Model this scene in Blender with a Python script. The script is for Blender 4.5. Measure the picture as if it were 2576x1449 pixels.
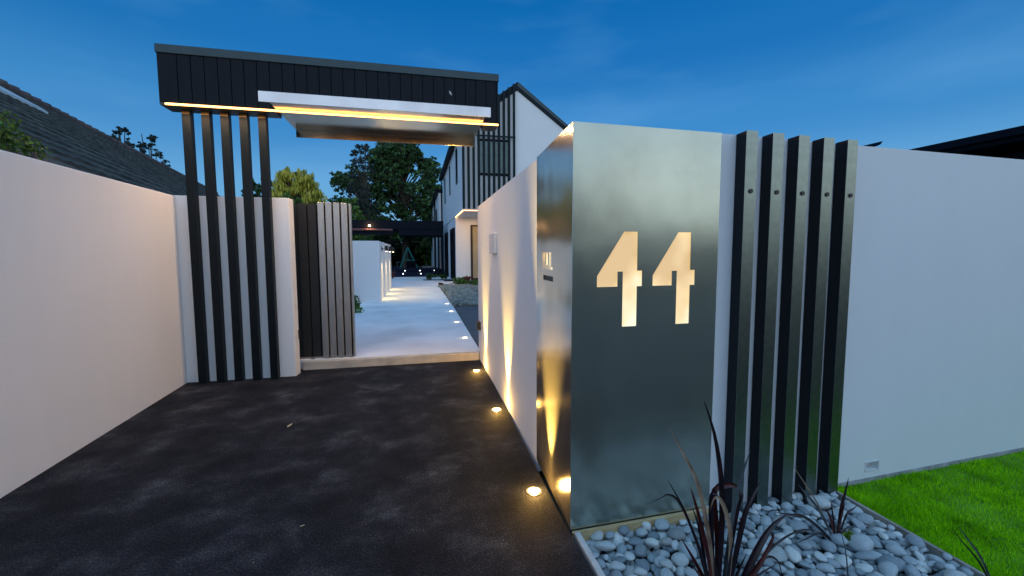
import bpy, bmesh, math, random
import numpy as np
from mathutils import Vector, Matrix, noise as mnoise

scene = bpy.context.scene
for _o in list(bpy.data.objects):
    bpy.data.objects.remove(_o)

# ------------------------------------------------------------------ camera
cam_d = bpy.data.cameras.new('camera')
cam = bpy.data.objects.new('camera', cam_d)
scene.collection.objects.link(cam)
scene.camera = cam
PIT, ROL, YAW = 0.07961964, -0.00364089, 0.22237118
fw = Vector((math.sin(YAW)*math.cos(PIT), math.cos(YAW)*math.cos(PIT), -math.sin(PIT)))
rt = Vector((math.cos(YAW), -math.sin(YAW), 0))
up = rt.cross(fw)
rt2 = rt*math.cos(ROL) + up*math.sin(ROL)
up2 = -rt*math.sin(ROL) + up*math.cos(ROL)
cam.matrix_world = Matrix(((rt2.x, up2.x, -fw.x, 0), (rt2.y, up2.y, -fw.y, 0), (rt2.z, up2.z, -fw.z, 1.5), (0, 0, 0, 1)))
cam_d.sensor_width = 36.0
cam_d.lens = 1074.1/2576*36
cam_d.clip_start = 0.05
cam_d.clip_end = 600

# ------------------------------------------------------------------ world, sun, exposure
scene.view_settings.view_transform = 'Standard'
scene.view_settings.look = 'None'
scene.view_settings.exposure = 0.16
scene.view_settings.gamma = 1.0
scene.view_settings.use_curve_mapping = False

SUN_EL, SUN_AZ = math.radians(3.0), math.radians(200)      # afterglow behind the camera
world = bpy.data.worlds.new('World')
scene.world = world
world.use_nodes = True
wn, wl = world.node_tree.nodes, world.node_tree.links
wn.clear()
w_out = wn.new('ShaderNodeOutputWorld'); w_bg = wn.new('ShaderNodeBackground')
w_bg.inputs['Strength'].default_value = 1.0
wl.new(w_bg.outputs[0], w_out.inputs[0])
sky = wn.new('ShaderNodeTexSky'); sky.sky_type = 'NISHITA'; sky.sun_disc = False
sky.sun_elevation = SUN_EL; sky.sun_rotation = SUN_AZ; sky.ozone_density = 6.0
tc = wn.new('ShaderNodeTexCoord')
sep = wn.new('ShaderNodeSeparateXYZ'); wl.new(tc.outputs['Generated'], sep.inputs[0])
rmp = wn.new('ShaderNodeValToRGB'); wl.new(sep.outputs['Z'], rmp.inputs[0])
cr = rmp.color_ramp; cr.interpolation = 'EASE'
stops = [(0.0, (.25, .46, .63)), (.12, (.125, .335, .55)), (.26, (.042, .21, .44)), (.40, (.010, .135, .355)), (.50, (.003, .112, .315)), (1.0, (.004, .10, .28))]
cr.elements[0].position, cr.elements[0].color = stops[0][0], (*stops[0][1], 1)
cr.elements[1].position, cr.elements[1].color = stops[-1][0], (*stops[-1][1], 1)
for p_, c_ in stops[1:-1]:
    e_ = cr.elements.new(p_); e_.color = (*c_, 1)
def wmath(op, a, b=None, clamp=False):
    n = wn.new('ShaderNodeMath'); n.operation = op; n.use_clamp = clamp
    for i, v in enumerate((a, b)):
        if v is None: continue
        if isinstance(v, (int, float)): n.inputs[i].default_value = v
        else: wl.new(v, n.inputs[i])
    return n.outputs[0]
def wmix(bt, fac, a, b):
    n = wn.new('ShaderNodeMix'); n.data_type = 'RGBA'; n.blend_type = bt; n.clamp_factor = False; n.clamp_result = False
    for key, v in ((0, fac), (6, a), (7, b)):
        if isinstance(v, (int, float)): n.inputs[key].default_value = v
        elif isinstance(v, tuple): n.inputs[key].default_value = (*v, 1)
        else: wl.new(v, n.inputs[key])
    return n.outputs[2]
# thin streaky high cloud
mp = wn.new('ShaderNodeMapping'); mp.inputs['Scale'].default_value = (1.6, 1.6, 6.5)
mp.inputs['Rotation'].default_value = (0, math.radians(5), 0)
wl.new(tc.outputs['Generated'], mp.inputs[0])
nz = wn.new('ShaderNodeTexNoise'); nz.inputs['Scale'].default_value = 1.5; nz.inputs['Detail'].default_value = 3.5
nz.inputs['Roughness'].default_value = .5
wl.new(mp.outputs[0], nz.inputs['Vector'])
cl = wmath('MULTIPLY', wmath('SUBTRACT', nz.outputs['Fac'], .48, clamp=True), .6)
skyc = wmix('MIX', cl, rmp.outputs[0], (.22, .46, .72))
# afterglow behind the camera, pale yellow just above the horizon
bk = wmath('ADD', wmath('MULTIPLY', sep.outputs['Y'], -.62), wmath('ADD', wmath('MULTIPLY', sep.outputs['X'], .18), .06), clamp=True)
gz = wmath('POWER', wmath('SUBTRACT', 1.0, wmath('ABSOLUTE', wmath('SUBTRACT', sep.outputs['Z'], .12)), clamp=True), 3.2)
glow = wmath('MULTIPLY', wmath('POWER', bk, 1.2), gz)
mp2 = wn.new('ShaderNodeMapping'); mp2.inputs['Scale'].default_value = (2.2, 2.2, 8.0)
wl.new(tc.outputs['Generated'], mp2.inputs[0])
nz2 = wn.new('ShaderNodeTexNoise'); nz2.inputs['Scale'].default_value = 1.9; nz2.inputs['Detail'].default_value = 5.0
wl.new(mp2.outputs[0], nz2.inputs['Vector'])
gcl = wmath('MAXIMUM', .25, wmath('MULTIPLY_ADD', nz2.outputs['Fac'], 3.2)); gcl.node.inputs[1].default_value = 1.0
_g = gcl.node.inputs[1].links[0].from_node; _g.inputs[2].default_value = -.75
glow = wmath('MULTIPLY', wmath('MULTIPLY', glow, gcl), 2.0)
skyc = wmix('ADD', glow, skyc, (1.0, .78, .44))
# the paler half of the dome, away from the view
broad = wmath('MULTIPLY', wmath('SUBTRACT', .36, sep.outputs['Y'], clamp=True), wmath('MULTIPLY', wmath('ADD', sep.outputs['Z'], .12, clamp=True), 1.02))
skyc = wmix('ADD', broad, skyc, (.42, .70, 1.0))
nis = wmix('MULTIPLY', 1.0, sky.outputs[0], (.02, .035, .055))
skyc = wmix('ADD', 1.0, skyc, nis)
wl.new(skyc, w_bg.inputs['Color'])

sun_d = bpy.data.lights.new('sun', 'SUN'); sun_d.energy = 0.05; sun_d.angle = math.radians(40)
sun_d.color = (1.0, .9, .74)
sun = bpy.data.objects.new('sun', sun_d); scene.collection.objects.link(sun)
_el, _az = math.radians(16), SUN_AZ
sun.rotation_euler = Vector((math.sin(_az)*math.cos(_el), math.cos(_az)*math.cos(_el), math.sin(_el))).to_track_quat('Z', 'Y').to_euler()

# ------------------------------------------------------------------ helpers
COL = scene.collection
rnd = random.Random(44)

class MB:
    """collects geometry in world coordinates, build() makes one mesh object"""
    def __init__(s): s.v = []; s.f = []; s.sm = []
    def add(s, vs, fs, smooth=False):
        b = len(s.v); s.v += [tuple(v) for v in vs]
        s.f += [tuple(i+b for i in f) for f in fs]; s.sm += [smooth]*len(fs)
        return s
    def hexa(s, b4, t4):
        return s.add(list(b4)+list(t4), [(3, 2, 1, 0), (4, 5, 6, 7), (0, 1, 5, 4), (1, 2, 6, 5), (2, 3, 7, 6), (3, 0, 4, 7)])
    def box(s, x0, x1, y0, y1, z0, z1):
        return s.hexa([(x0, y0, z0), (x1, y0, z0), (x1, y1, z0), (x0, y1, z0)], [(x0, y0, z1), (x1, y0, z1), (x1, y1, z1), (x0, y1, z1)])
    def prism(s, poly, z0, z1):      # poly ccw in xy
        n = len(poly)
        vs = [(x, y, z0) for x, y in poly]+[(x, y, z1) for x, y in poly]
        fs = [tuple(reversed(range(n))), tuple(range(n, 2*n))]+[(i, (i+1) % n, n+(i+1) % n, n+i) for i in range(n)]
        return s.add(vs, fs)
    def prism_y(s, poly, y0, y1):    # poly in xz, ccw seen from -y
        n = len(poly)
        vs = [(x, y0, z) for x, z in poly]+[(x, y1, z) for x, z in poly]
        fs = [tuple(range(n)), tuple(reversed(range(n, 2*n)))]+[(i, n+i, n+(i+1) % n, (i+1) % n) for i in range(n)]
        return s.add(vs, fs)
    def tube(s, pts, rads, n=8, caps=True):
        pts = [Vector(p) for p in pts]; rings = []
        if isinstance(rads, (int, float)): rads = [rads]*len(pts)
        vs, fs = [], []
        for i, p in enumerate(pts):
            d = (pts[min(i+1, len(pts)-1)]-pts[max(i-1, 0)]).normalized()
            a = Vector((0, 0, 1)) if abs(d.z) < .9 else Vector((1, 0, 0))
            u = d.cross(a).normalized(); w = u.cross(d)
            for k in range(n):
                t = 2*math.pi*k/n
                vs.append(p+(u*math.cos(t)+w*math.sin(t))*rads[i])
        for i in range(len(pts)-1):
            for k in range(n):
                fs.append((i*n+k, i*n+(k+1) % n, (i+1)*n+(k+1) % n, (i+1)*n+k))
        s.add(vs, fs, True)
        if caps:
            s.add(vs[:n], [tuple(range(n))]); s.add(vs[-n:], [tuple(reversed(range(n)))])
        return s
    def disc(s, c, r, n=20, z=0, nrm=(0, 0, 1)):
        q = Vector(nrm).to_track_quat('Z', 'Y')
        vs = [Vector(c)+q @ Vector((r*math.cos(2*math.pi*k/n), r*math.sin(2*math.pi*k/n), 0)) for k in range(n)]
        return s.add(vs, [tuple(range(n))])
    def build(s, name, mat, parent=None, bevel=0, seg=1):
        me = bpy.data.meshes.new(name)
        off = parent_world(parent)
        me.from_pydata([(x-off[0], y-off[1], z-off[2]) for x, y, z in s.v], [], s.f)
        me.polygons.foreach_set('use_smooth', s.sm)
        me.materials.append(mat); me.update()
        o = bpy.data.objects.new(name, me); COL.objects.link(o)
        if parent is not None: o.parent = parent
        if bevel:
            m = o.modifiers.new('bevel', 'BEVEL'); m.width = bevel; m.segments = seg; m.limit_method = 'ANGLE'
        return o

def parent_world(p):
    x = Vector((0, 0, 0))
    while p is not None:
        x += p.location; p = p.parent
    return x
def box(*a): return MB().box(*a)
def tag(o, label=None, cat=None, group=None, kind=None):
    if label: o['label'] = label
    if cat: o['category'] = cat
    if group: o['group'] = group
    if kind: o['kind'] = kind
    return o
def thing(name, loc, label, cat, group=None):
    o = bpy.data.objects.new(name, None); o.empty_display_size = .2
    COL.objects.link(o); o.location = loc
    return tag(o, label, cat, group)
def copy_tree(o, loc=None, label=None, parent=None):
    c = o.copy(); COL.objects.link(c)
    if parent is not None: c.parent = parent
    if loc is not None: c.location = loc
    if label: c['label'] = label
    for ch in [k for k in bpy.data.objects if k.parent == o]:
        copy_tree(ch, parent=c)
    return c

# ------------------------------------------------------------------ materials
def mat_new(name):
    m = bpy.data.materials.new(name); m.use_nodes = True
    nt = m.node_tree; b = nt.nodes['Principled BSDF']
    return m, nt, b
def nd(nt, t, **kw):
    n = nt.nodes.new(t)
    for k, v in kw.items():
        if k in n.inputs: n.inputs[k].default_value = v
        else: setattr(n, k, v)
    return n
def coords(nt, scale=(1, 1, 1), kind='Object'):
    t = nt.nodes.new('ShaderNodeTexCoord'); m = nt.nodes.new('ShaderNodeMapping')
    m.inputs['Scale'].default_value = scale
    nt.links.new(t.outputs[kind], m.inputs[0]); return m.outputs[0]
def ramp(nt, fac, stops):
    r = nt.nodes.new('ShaderNodeValToRGB'); nt.links.new(fac, r.inputs[0]); c = r.color_ramp
    c.elements[0].position = stops[0][0]; c.elements[0].color = (*stops[0][1], 1)
    c.elements[1].position = stops[-1][0]; c.elements[1].color = (*stops[-1][1], 1)
    for p, q in stops[1:-1]:
        e = c.elements.new(p); e.color = (*q, 1)
    return r.outputs[0]
def basic(name, col, rough=.6, metal=0, nscale=6, var=.12, bump=.1, bscale=60, bdist=.002, spec=.5, det=4, stretch=(1, 1, 1)):
    m, nt, b = mat_new(name)
    b.inputs['Metallic'].default_value = metal; b.inputs['Roughness'].default_value = rough
    b.inputs['Specular IOR Level'].default_value = spec
    co = coords(nt, stretch)
    n = nd(nt, 'ShaderNodeTexNoise', Scale=nscale, Detail=float(det)); nt.links.new(co, n.inputs['Vector'])
    c = ramp(nt, n.outputs['Fac'], [(.3, tuple(x*(1-var) for x in col)), (.7, tuple(min(1, x*(1+var)) for x in col))])
    nt.links.new(c, b.inputs['Base Color'])
    if bump:
        n2 = nd(nt, 'ShaderNodeTexNoise', Scale=bscale, Detail=3.0); nt.links.new(co, n2.inputs['Vector'])
        bp = nd(nt, 'ShaderNodeBump', Strength=bump, Distance=bdist); nt.links.new(n2.outputs['Fac'], bp.inputs['Height'])
        nt.links.new(bp.outputs[0], b.inputs['Normal'])
    return m
def emis(name, col, strength, base=.6):
    m, nt, b = mat_new(name)
    b.inputs['Base Color'].default_value = (base, base*.9, base*.75, 1)
    b.inputs['Emission Color'].default_value = (*col, 1); b.inputs['Emission Strength'].default_value = strength
    return m

M = {}
# white painted render: fine sand texture, faint broad streaks of weather
def render_mat(name, col, dirt=.05):
    m, nt, b = mat_new(name); co = coords(nt)
    n = nd(nt, 'ShaderNodeTexNoise', Scale=1.3, Detail=5.0); nt.links.new(co, n.inputs['Vector'])
    st = coords(nt, (5, 5, .7)); n3 = nd(nt, 'ShaderNodeTexNoise', Scale=1.6, Detail=3.0); nt.links.new(st, n3.inputs['Vector'])
    mx = nd(nt, 'ShaderNodeMath', operation='ADD'); nt.links.new(n.outputs['Fac'], mx.inputs[0]); nt.links.new(n3.outputs['Fac'], mx.inputs[1])
    c = ramp(nt, mx.outputs[0], [(.75, tuple(x*(1-dirt) for x in col)), (1.0, col)])
    c2 = c.node; c2.color_ramp.elements[1].position = 1.0
    h = nd(nt, 'ShaderNodeMath', operation='MULTIPLY'); h.inputs[1].default_value = .5
    nt.links.new(mx.outputs[0], h.inputs[0]); nt.links.new(h.outputs[0], c2.inputs[0])
    c2.color_ramp.elements[0].position = .38; c2.color_ramp.elements[1].position = .6
    nt.links.new(c, b.inputs['Base Color'])
    b.inputs['Roughness'].default_value = .85; b.inputs['Specular IOR Level'].default_value = .25
    n2 = nd(nt, 'ShaderNodeTexNoise', Scale=190.0, Detail=2.0); nt.links.new(co, n2.inputs['Vector'])
    n4 = nd(nt, 'ShaderNodeTexNoise', Scale=2.2, Detail=2.0); nt.links.new(co, n4.inputs['Vector'])
    b1 = nd(nt, 'ShaderNodeBump', Strength=.12, Distance=.02); nt.links.new(n4.outputs['Fac'], b1.inputs['Height'])
    b2 = nd(nt, 'ShaderNodeBump', Strength=.28, Distance=.0015); nt.links.new(n2.outputs['Fac'], b2.inputs['Height'])
    nt.links.new(b1.outputs[0], b2.inputs['Normal']); nt.links.new(b2.outputs[0], b.inputs['Normal'])
    return m
M['render'] = render_mat('white_render', (.80, .80, .80), .02)
M['house'] = render_mat('house_render', (.78, .79, .80), .03)
def steel_mat(name, col, rough, stretch):
    m, nt, b = mat_new(name)
    b.inputs['Metallic'].default_value = .90 if 'side' in name else (.86 if name == 'brushed_steel' else 1.0)
    if stretch[2] > 35:
        tg = nd(nt, 'ShaderNodeTangent', direction_type='RADIAL', axis='Z'); nt.links.new(tg.outputs[0], b.inputs['Tangent'])
        b.inputs['Anisotropic'].default_value = .25 if 'side' in name else .25; b.inputs['Anisotropic Rotation'].default_value = .25
    co = coords(nt, stretch); cb = coords(nt)
    n = nd(nt, 'ShaderNodeTexNoise', Scale=14.0, Detail=4.0); nt.links.new(co, n.inputs['Vector'])
    n1 = nd(nt, 'ShaderNodeTexNoise', Scale=2.3, Detail=5.0, Roughness=.6); nt.links.new(cb, n1.inputs['Vector'])
    c = ramp(nt, n1.outputs['Fac'], [(.3, tuple(x*.86 for x in col)), (.7, tuple(x*1.08 for x in col))])
    nt.links.new(c, b.inputs['Base Color'])
    mr = nd(nt, 'ShaderNodeMapRange'); mr.inputs[3].default_value = rough*.85; mr.inputs[4].default_value = rough*1.2
    nt.links.new(n.outputs['Fac'], mr.inputs[0]); nt.links.new(mr.outputs[0], b.inputs['Roughness'])
    n2 = nd(nt, 'ShaderNodeTexNoise', Scale=1.6, Detail=2.0); nt.links.new(cb, n2.inputs['Vector'])
    b1 = nd(nt, 'ShaderNodeBump', Strength=.16, Distance=.05); nt.links.new(n2.outputs['Fac'], b1.inputs['Height'])
    b2 = nd(nt, 'ShaderNodeBump', Strength=.10, Distance=.0006); nt.links.new(n.outputs['Fac'], b2.inputs['Height'])
    nt.links.new(b1.outputs[0], b2.inputs['Normal']); nt.links.new(b2.outputs[0], b.inputs['Normal'])
    return m
M['steel'] = steel_mat('brushed_steel', (.49, .53, .45), .21, (1.2, 1.2, 40))
M['steel_side'] = steel_mat('brushed_steel_side', (.60, .55, .47), .15, (1.2, 1.2, 40))
M['steel_roof'] = steel_mat('brushed_steel_canopy', (.52, .46, .36), .17, (2, 30, 30))
M['steel_lip'] = steel_mat('brushed_steel_lip', (.60, .60, .62), .35, (2, 30, 30))
M['charcoal'] = basic('charcoal_powdercoat', (.035, .042, .045), .35, .35, 30, .15, .12, 420, .0006)
M['post_sheen'] = basic('post_front_sheen', (.25, .29, .26), .34, 1.0, 25, .10, .1, 300, .0005)  # sky sheen of the post fronts put into the colour
M['post_black'] = basic('black_powdercoat_post', (.008, .010, .014), .5, 0, 25, .12, .1, 300, .0005, spec=.2)
M['charcoal_left'] = basic('charcoal_timber_post', (.007, .011, .014), .45, 0, 25, .3, .2, 120, .001, spec=.13, stretch=(6, 6, .5))
M['cladding'] = basic('black_stained_board', (.005, .008, .013), .5, 0, 12, .3, .35, 90, .0015, spec=.14, stretch=(6, 6, .6))
M['flashing'] = basic('charcoal_flashing', (.025, .050, .060), .45, .2, 8, .12, .08)
M['gate_grey'] = basic('satin_grey_aluminium_board', (.38, .39, .40), .36, .7, 14, .12, .15, 80, .001, stretch=(6, 6, .5))
M['gate_dark'] = basic('black_gate_board', (.014, .014, .013), .5, 0, 14, .2, .15, 80, .001)
M['black'] = basic('black_plastic', (.01, .01, .011), .4, 0, 20, .1, .05)
M['white_box'] = basic('white_plastic', (.72, .72, .72), .5, 0, 20, .03, .03)
M['timber'] = basic('warm_gap_gold', (.50, .36, .18), .7, 0, 10, .25, .3, 60, .002, stretch=(1, 6, 6))  # warm light under the steel pillar, put into the colour
M['edge_white'] = basic('weathered_white_edging', (.62, .60, .56), .8, 0, 12, .2, .4, 60, .003)
M['edge_grey'] = basic('weathered_timber_edging', (.36, .32, .27), .8, 0, 12, .3, .4, 60, .003)
M['concrete'] = basic('broom_finished_concrete', (.80, .80, .78), .75, 0, 1.1, .16, .5, 140, .0012, det=8)
M['kerb'] = basic('kerb_concrete', (.52, .46, .38), .85, 0, 5, .22, .6, 45, .004, det=6)
M['pave_dark'] = basic('dark_driveway', (.09, .10, .11), .85, 0, 2, .2, .6, 90, .002)
M['soil'] = basic('dark_soil', (.025, .022, .018), .95, 0, 5, .4, .8, 30, .01)
M['earth'] = basic('earth_ground', (.05, .06, .035), .95, 0, .5, .3, .3, 4, .03)
M['lawn_base'] = basic('lawn_underlay', (.10, .26, .006), .95, 0, 7, .35, .5, 60, .01)
M['teal'] = basic('teal_metal', (.03, .30, .24), .4, .3)
M['deck'] = basic('dark_deck_board', (.012, .014, .04), .6, 0, 4, .2, .2, spec=.15)
M['pergola'] = basic('dark_pergola_beam', (.006, .009, .016), .6, 0, 4, .2, .1, spec=.1)
M['awning'] = basic('rolled_awning_fabric', (.16, .07, .07), .8, 0, 10, .2, .3)
M['gutter'] = basic('black_gutter', (.004, .005, .011), .5, 0, 4, .2, .1, spec=.12)
M['trunk'] = basic('tree_bark', (.07, .06, .045), .9, 0, 6, .3, .6, 20, .02)
M['tile'] = basic('concrete_roof_tile', (.090, .085, .070), .85, 0, 3, .45, .5, 30, .01, spec=.15)
M['tile_old'] = basic('roof_ridge_tile', (.12, .085, .075), .85, 0, 3, .35, .5, 30, .01)
M['strip_white'] = basic('pale_strip', (.6, .62, .6), .5, 0, 3, .15, .1)
M['curtain'] = basic('pale_curtain', (.42, .36, .24), .9, 0, 4, .3, .2, stretch=(20, 1, .5))
M['dark_frame'] = basic('dark_brown_frame', (.025, .012, .010), .4, .2)
M['shutter'] = basic('pale_teal_louvre', (.28, .38, .38), .5, .3)
M['batten'] = basic('charcoal_batten', (.012, .020, .025), .6, .0, 5, .15, .1, spec=.12)
M['stone_bed'] = basic('cobble_stone', (.22, .23, .20), .8, 0, 4, .45, .4, 30, .01)
M['gravel'] = basic('pale_gravel', (.38, .37, .35), .9, 0, 60, .4, .9, 70, .02)
M['mat'] = basic('dark_doormat', (.02, .01, .012), .95, 0, 30, .3, .8, 80, .01)
M['dry_leaf'] = basic('dry_leaf', (.50, .38, .22), .8, 0, 30, .3, .2)
M['ring'] = basic('steel_light_ring', (.45, .42, .36), .35, .9)
# window glass
m, nt, b = mat_new('window_glass'); b.inputs['Base Color'].default_value = (.012, .016, .02, 1); b.inputs['Roughness'].default_value = .06
b.inputs['Specular IOR Level'].default_value = .8; M['glass'] = m
# LEDs
M['gold_highlight'] = basic('led_gold_highlight', (.22, .14, .05), .5, .3)  # gold tone stands in for LED light on the canopy post tops
M['led'] = emis('warm_led_strip', (1.0, .42, .09), 6.0)
M['led_far'] = emis('warm_led_strip_house', (1.0, .50, .15), 5.5)
M['lens'] = emis('uplight_lens', (1.0, .62, .22), 30.0)
M['lens_far'] = emis('path_light_lens', (1.0, .86, .62), 6.0)
M['deck_led'] = emis('deck_light_lens', (.8, .85, 1.0), 4.0)
M['bulb'] = emis('lamp_bulb', (1.0, .62, .28), 9.0)
# light box behind the cut-outs: diffuser with uneven LED glow
m, nt, b = mat_new('number_light_box'); co = coords(nt)
n = nd(nt, 'ShaderNodeTexNoise', Scale=3.2, Detail=2.0); nt.links.new(co, n.inputs['Vector'])
sx_ = nt.nodes.new('ShaderNodeSeparateXYZ'); nt.links.new(co, sx_.inputs[0])
mg = nd(nt, 'ShaderNodeMath', operation='MULTIPLY_ADD'); mg.inputs[1].default_value = -.42; nt.links.new(sx_.outputs['Z'], mg.inputs[0])
mg2 = nd(nt, 'ShaderNodeMath', operation='ADD'); mg2.inputs[1].default_value = .55; nt.links.new(n.outputs['Fac'], mg.inputs[2]); nt.links.new(mg.outputs[0], mg2.inputs[0])
c = ramp(nt, mg2.outputs[0], [(.37, (.66, .44, .19)), (.49, (.88, .64, .32)), (.62, (1.0, .93, .66))])
nt.links.new(c, b.inputs['Emission Color']); b.inputs['Emission Strength'].default_value = .95
b.inputs['Base Color'].default_value = (.3, .25, .2, 1); M['digit_glow'] = m

# asphalt
m, nt, b = mat_new('asphalt'); co = coords(nt)
n = nd(nt, 'ShaderNodeTexNoise', Scale=2.6, Detail=10.0, Roughness=.66, Distortion=.15)
cs = coords(nt, (1.0, 1.05, 1)); nt.links.new(cs, n.inputs['Vector'])
n2 = nd(nt, 'ShaderNodeTexVoronoi', Scale=170.0); nt.links.new(co, n2.inputs['Vector'])
n3 = nd(nt, 'ShaderNodeTexNoise', Scale=115.0, Detail=3.0); nt.links.new(co, n3.inputs['Vector'])
c = ramp(nt, n.outputs['Fac'], [(.36, (.009, .0105, .014)), (.51, (.019, .0205, .026)), (.61, (.042, .044, .050)), (.72, (.095, .096, .100))])
c2 = ramp(nt, n3.outputs['Fac'], [(.34, (.35, .35, .35)), (.55, (1.0, 1.0, 1.0)), (.64, (1.8, 1.8, 1.8)), (.72, (4.5, 4.5, 4.5))])
mx = nd(nt, 'ShaderNodeMix', data_type='RGBA', blend_type='MULTIPLY'); mx.inputs[0].default_value = 1
nt.links.new(c, mx.inputs[6]); nt.links.new(c2, mx.inputs[7]); nt.links.new(mx.outputs[2], b.inputs['Base Color'])
b.inputs['Roughness'].default_value = .8; b.inputs['Specular IOR Level'].default_value = .14
bp = nd(nt, 'ShaderNodeBump', Strength=.85, Distance=.004); nt.links.new(n2.outputs['Distance'], bp.inputs['Height'])
bp2 = nd(nt, 'ShaderNodeBump', Strength=.35, Distance=.008); nt.links.new(n.outputs['Fac'], bp2.inputs['Height'])
nt.links.new(bp2.outputs[0], bp.inputs['Normal']); nt.links.new(bp.outputs[0], b.inputs['Normal']); M['asphalt'] = m

# per-object tinted stone / leaf materials
def obj_rand(name, cols, rough, nscale=9, bump=.3, bdist=.003, bscale=50, spec=.4):
    m, nt, b = mat_new(name); oi = nt.nodes.new('ShaderNodeObjectInfo')
    c = ramp(nt, oi.outputs['Random'], cols)
    co = coords(nt); n = nd(nt, 'ShaderNodeTexNoise', Scale=float(nscale), Detail=5.0); nt.links.new(co, n.inputs['Vector'])
    c2 = ramp(nt, n.outputs['Fac'], [(.3, (.78, .78, .78)), (.7, (1.15, 1.15, 1.15))])
    mx = nd(nt, 'ShaderNodeMix', data_type='RGBA', blend_type='MULTIPLY'); mx.inputs[0].default_value = 1
    nt.links.new(c, mx.inputs[6]); nt.links.new(c2, mx.inputs[7]); nt.links.new(mx.outputs[2], b.inputs['Base Color'])
    b.inputs['Roughness'].default_value = rough; b.inputs['Specular IOR Level'].default_value = spec
    n2 = nd(nt, 'ShaderNodeTexNoise', Scale=float(bscale), Detail=3.0); nt.links.new(co, n2.inputs['Vector'])
    bp = nd(nt, 'ShaderNodeBump', Strength=bump, Distance=bdist); nt.links.new(n2.outputs['Fac'], bp.inputs['Height'])
    nt.links.new(bp.outputs[0], b.inputs['Normal'])
    return m
M['pebble'] = obj_rand('river_pebble', [(0, (.20, .24, .26)), (.3, (.34, .39, .41)), (.65, (.50, .54, .54)), (.88, (.74, .75, .70)), (1, (.27, .29, .29))], .62)
def leaf_mat(name, stops, rough=.6, scale=1.2, trans=.2):
    m, nt, b = mat_new(name); co = coords(nt)
    n = nd(nt, 'ShaderNodeTexNoise', Scale=scale, Detail=4.0); nt.links.new(co, n.inputs['Vector'])
    w = nd(nt, 'ShaderNodeTexWhiteNoise', noise_dimensions='3D')
    g = nt.nodes.new('ShaderNodeNewGeometry')
    nt.links.new(g.outputs['Random Per Island'], w.inputs['Vector'])
    a = nd(nt, 'ShaderNodeMath', operation='MULTIPLY_ADD'); a.inputs[1].default_value = .35
    nt.links.new(g.outputs['Random Per Island'], a.inputs[0]); nt.links.new(n.outputs['Fac'], a.inputs[2])
    s = nd(nt, 'ShaderNodeMath', operation='SUBTRACT'); s.inputs[1].default_value = .17; nt.links.new(a.outputs[0], s.inputs[0])
    c = ramp(nt, s.outputs[0], stops); nt.links.new(c, b.inputs['Base Color'])
    b.inputs['Roughness'].default_value = rough; b.inputs['Specular IOR Level'].default_value = .3
    return m
M['leaf_dark'] = leaf_mat('dark_tree_foliage', [(.3, (.012, .034, .010)), (.5, (.028, .072, .020)), (.7, (.06, .13, .030))])
M['leaf_mid'] = leaf_mat('mid_green_foliage', [(.3, (.03, .07, .012)), (.5, (.07, .14, .02)), (.7, (.13, .21, .03))])
M['leaf_willow'] = leaf_mat('yellow_willow_foliage', [(.3, (.22, .24, .02)), (.5, (.48, .44, .05)), (.7, (.70, .58, .10))])
M['leaf_black'] = leaf_mat('dense_dark_foliage', [(.3, (.004, .010, .006)), (.55, (.012, .026, .010)), (.75, (.05, .08, .02))])
M['leaf_sil'] = leaf_mat('distant_pine_foliage', [(.3, (.015, .03, .03)), (.7, (.03, .055, .05))])
M['leaf_red'] = leaf_mat('red_brown_foliage', [(.3, (.07, .02, .015)), (.7, (.22, .07, .04))])
M['leaf_weed'] = leaf_mat('bright_weed', [(.3, (.08, .16, .01)), (.7, (.30, .42, .03))])
M['grass'] = leaf_mat('lawn_grass_blades', [(.25, (.12, .30, .003)), (.5, (.25, .62, .004)), (.75, (.44, .84, .010))], .95, 5.0)
M['grass'].node_tree.nodes['Principled BSDF'].inputs['Specular IOR Level'].default_value = .05
# flax: dark purple strap leaves with a pale rib
def flax_mat(name, c0, c1):
    m, nt, b = mat_new(name); co = coords(nt, (8, 8, 3))
    n = nd(nt, 'ShaderNodeTexNoise', Scale=4.0, Detail=3.0); nt.links.new(co, n.inputs['Vector'])
    c = ramp(nt, n.outputs['Fac'], [(.35, c0), (.7, c1)]); nt.links.new(c, b.inputs['Base Color'])
    b.inputs['Roughness'].default_value = .36; return m
M['flax'] = flax_mat('purple_flax_leaf', (.008, .005, .009), (.028, .010, .014))
M['flax_red'] = flax_mat('red_flax_leaf', (.045, .006, .006), (.10, .016, .010))
M['flax_pale'] = flax_mat('dried_flax_leaf', (.20, .12, .08), (.42, .30, .20))
M['flax_grey'] = flax_mat('grey_flax_leaf', (.04, .05, .06), (.12, .14, .14))

# ------------------------------------------------------------------ ground setting
def WY(x, k=.05): return 2.155+k*(x-1.70)            # face of the front wall
PYs = lambda x: 2.087+.03*(x-.79)                      # face of the steel pillar
tag(box(-250, 250, -120, 300, -.6, -.16).build('ground', M['earth']), kind='structure')
drive = MB().prism([(-30, -6.0), (30, -6.0), (30, .4), (.79, .9), (.785, 2.3), (.9, 6.1), (-2.9, 6.1), (-2.9, 2.0), (-30, 1.0)], -.15, 0)
tag(drive.build('asphalt_driveway', M['asphalt']), kind='structure')
tag(MB().prism([(.905, 6.0), (.99, 11.4), (6, 11.4), (6, 6.0)], -.05, .105).build('dark_pavement', M['pave_dark']), kind='structure')
tag(MB().prism([(-1.52, 5.995), (.885, 5.995), (.965, 11.4), (.975, 18.6), (2.0, 21.6), (1.99, 27), (-1.6, 27), (-1.52, 13.5)], -.05, .115).build('concrete_path', M['concrete']), kind='structure')
MBk = MB().box(-1.46, .862, 5.925, 5.99, -.05, .108)
tag(MBk.build('kerb', M['kerb'], bevel=.01, seg=2), kind='structure')
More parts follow.
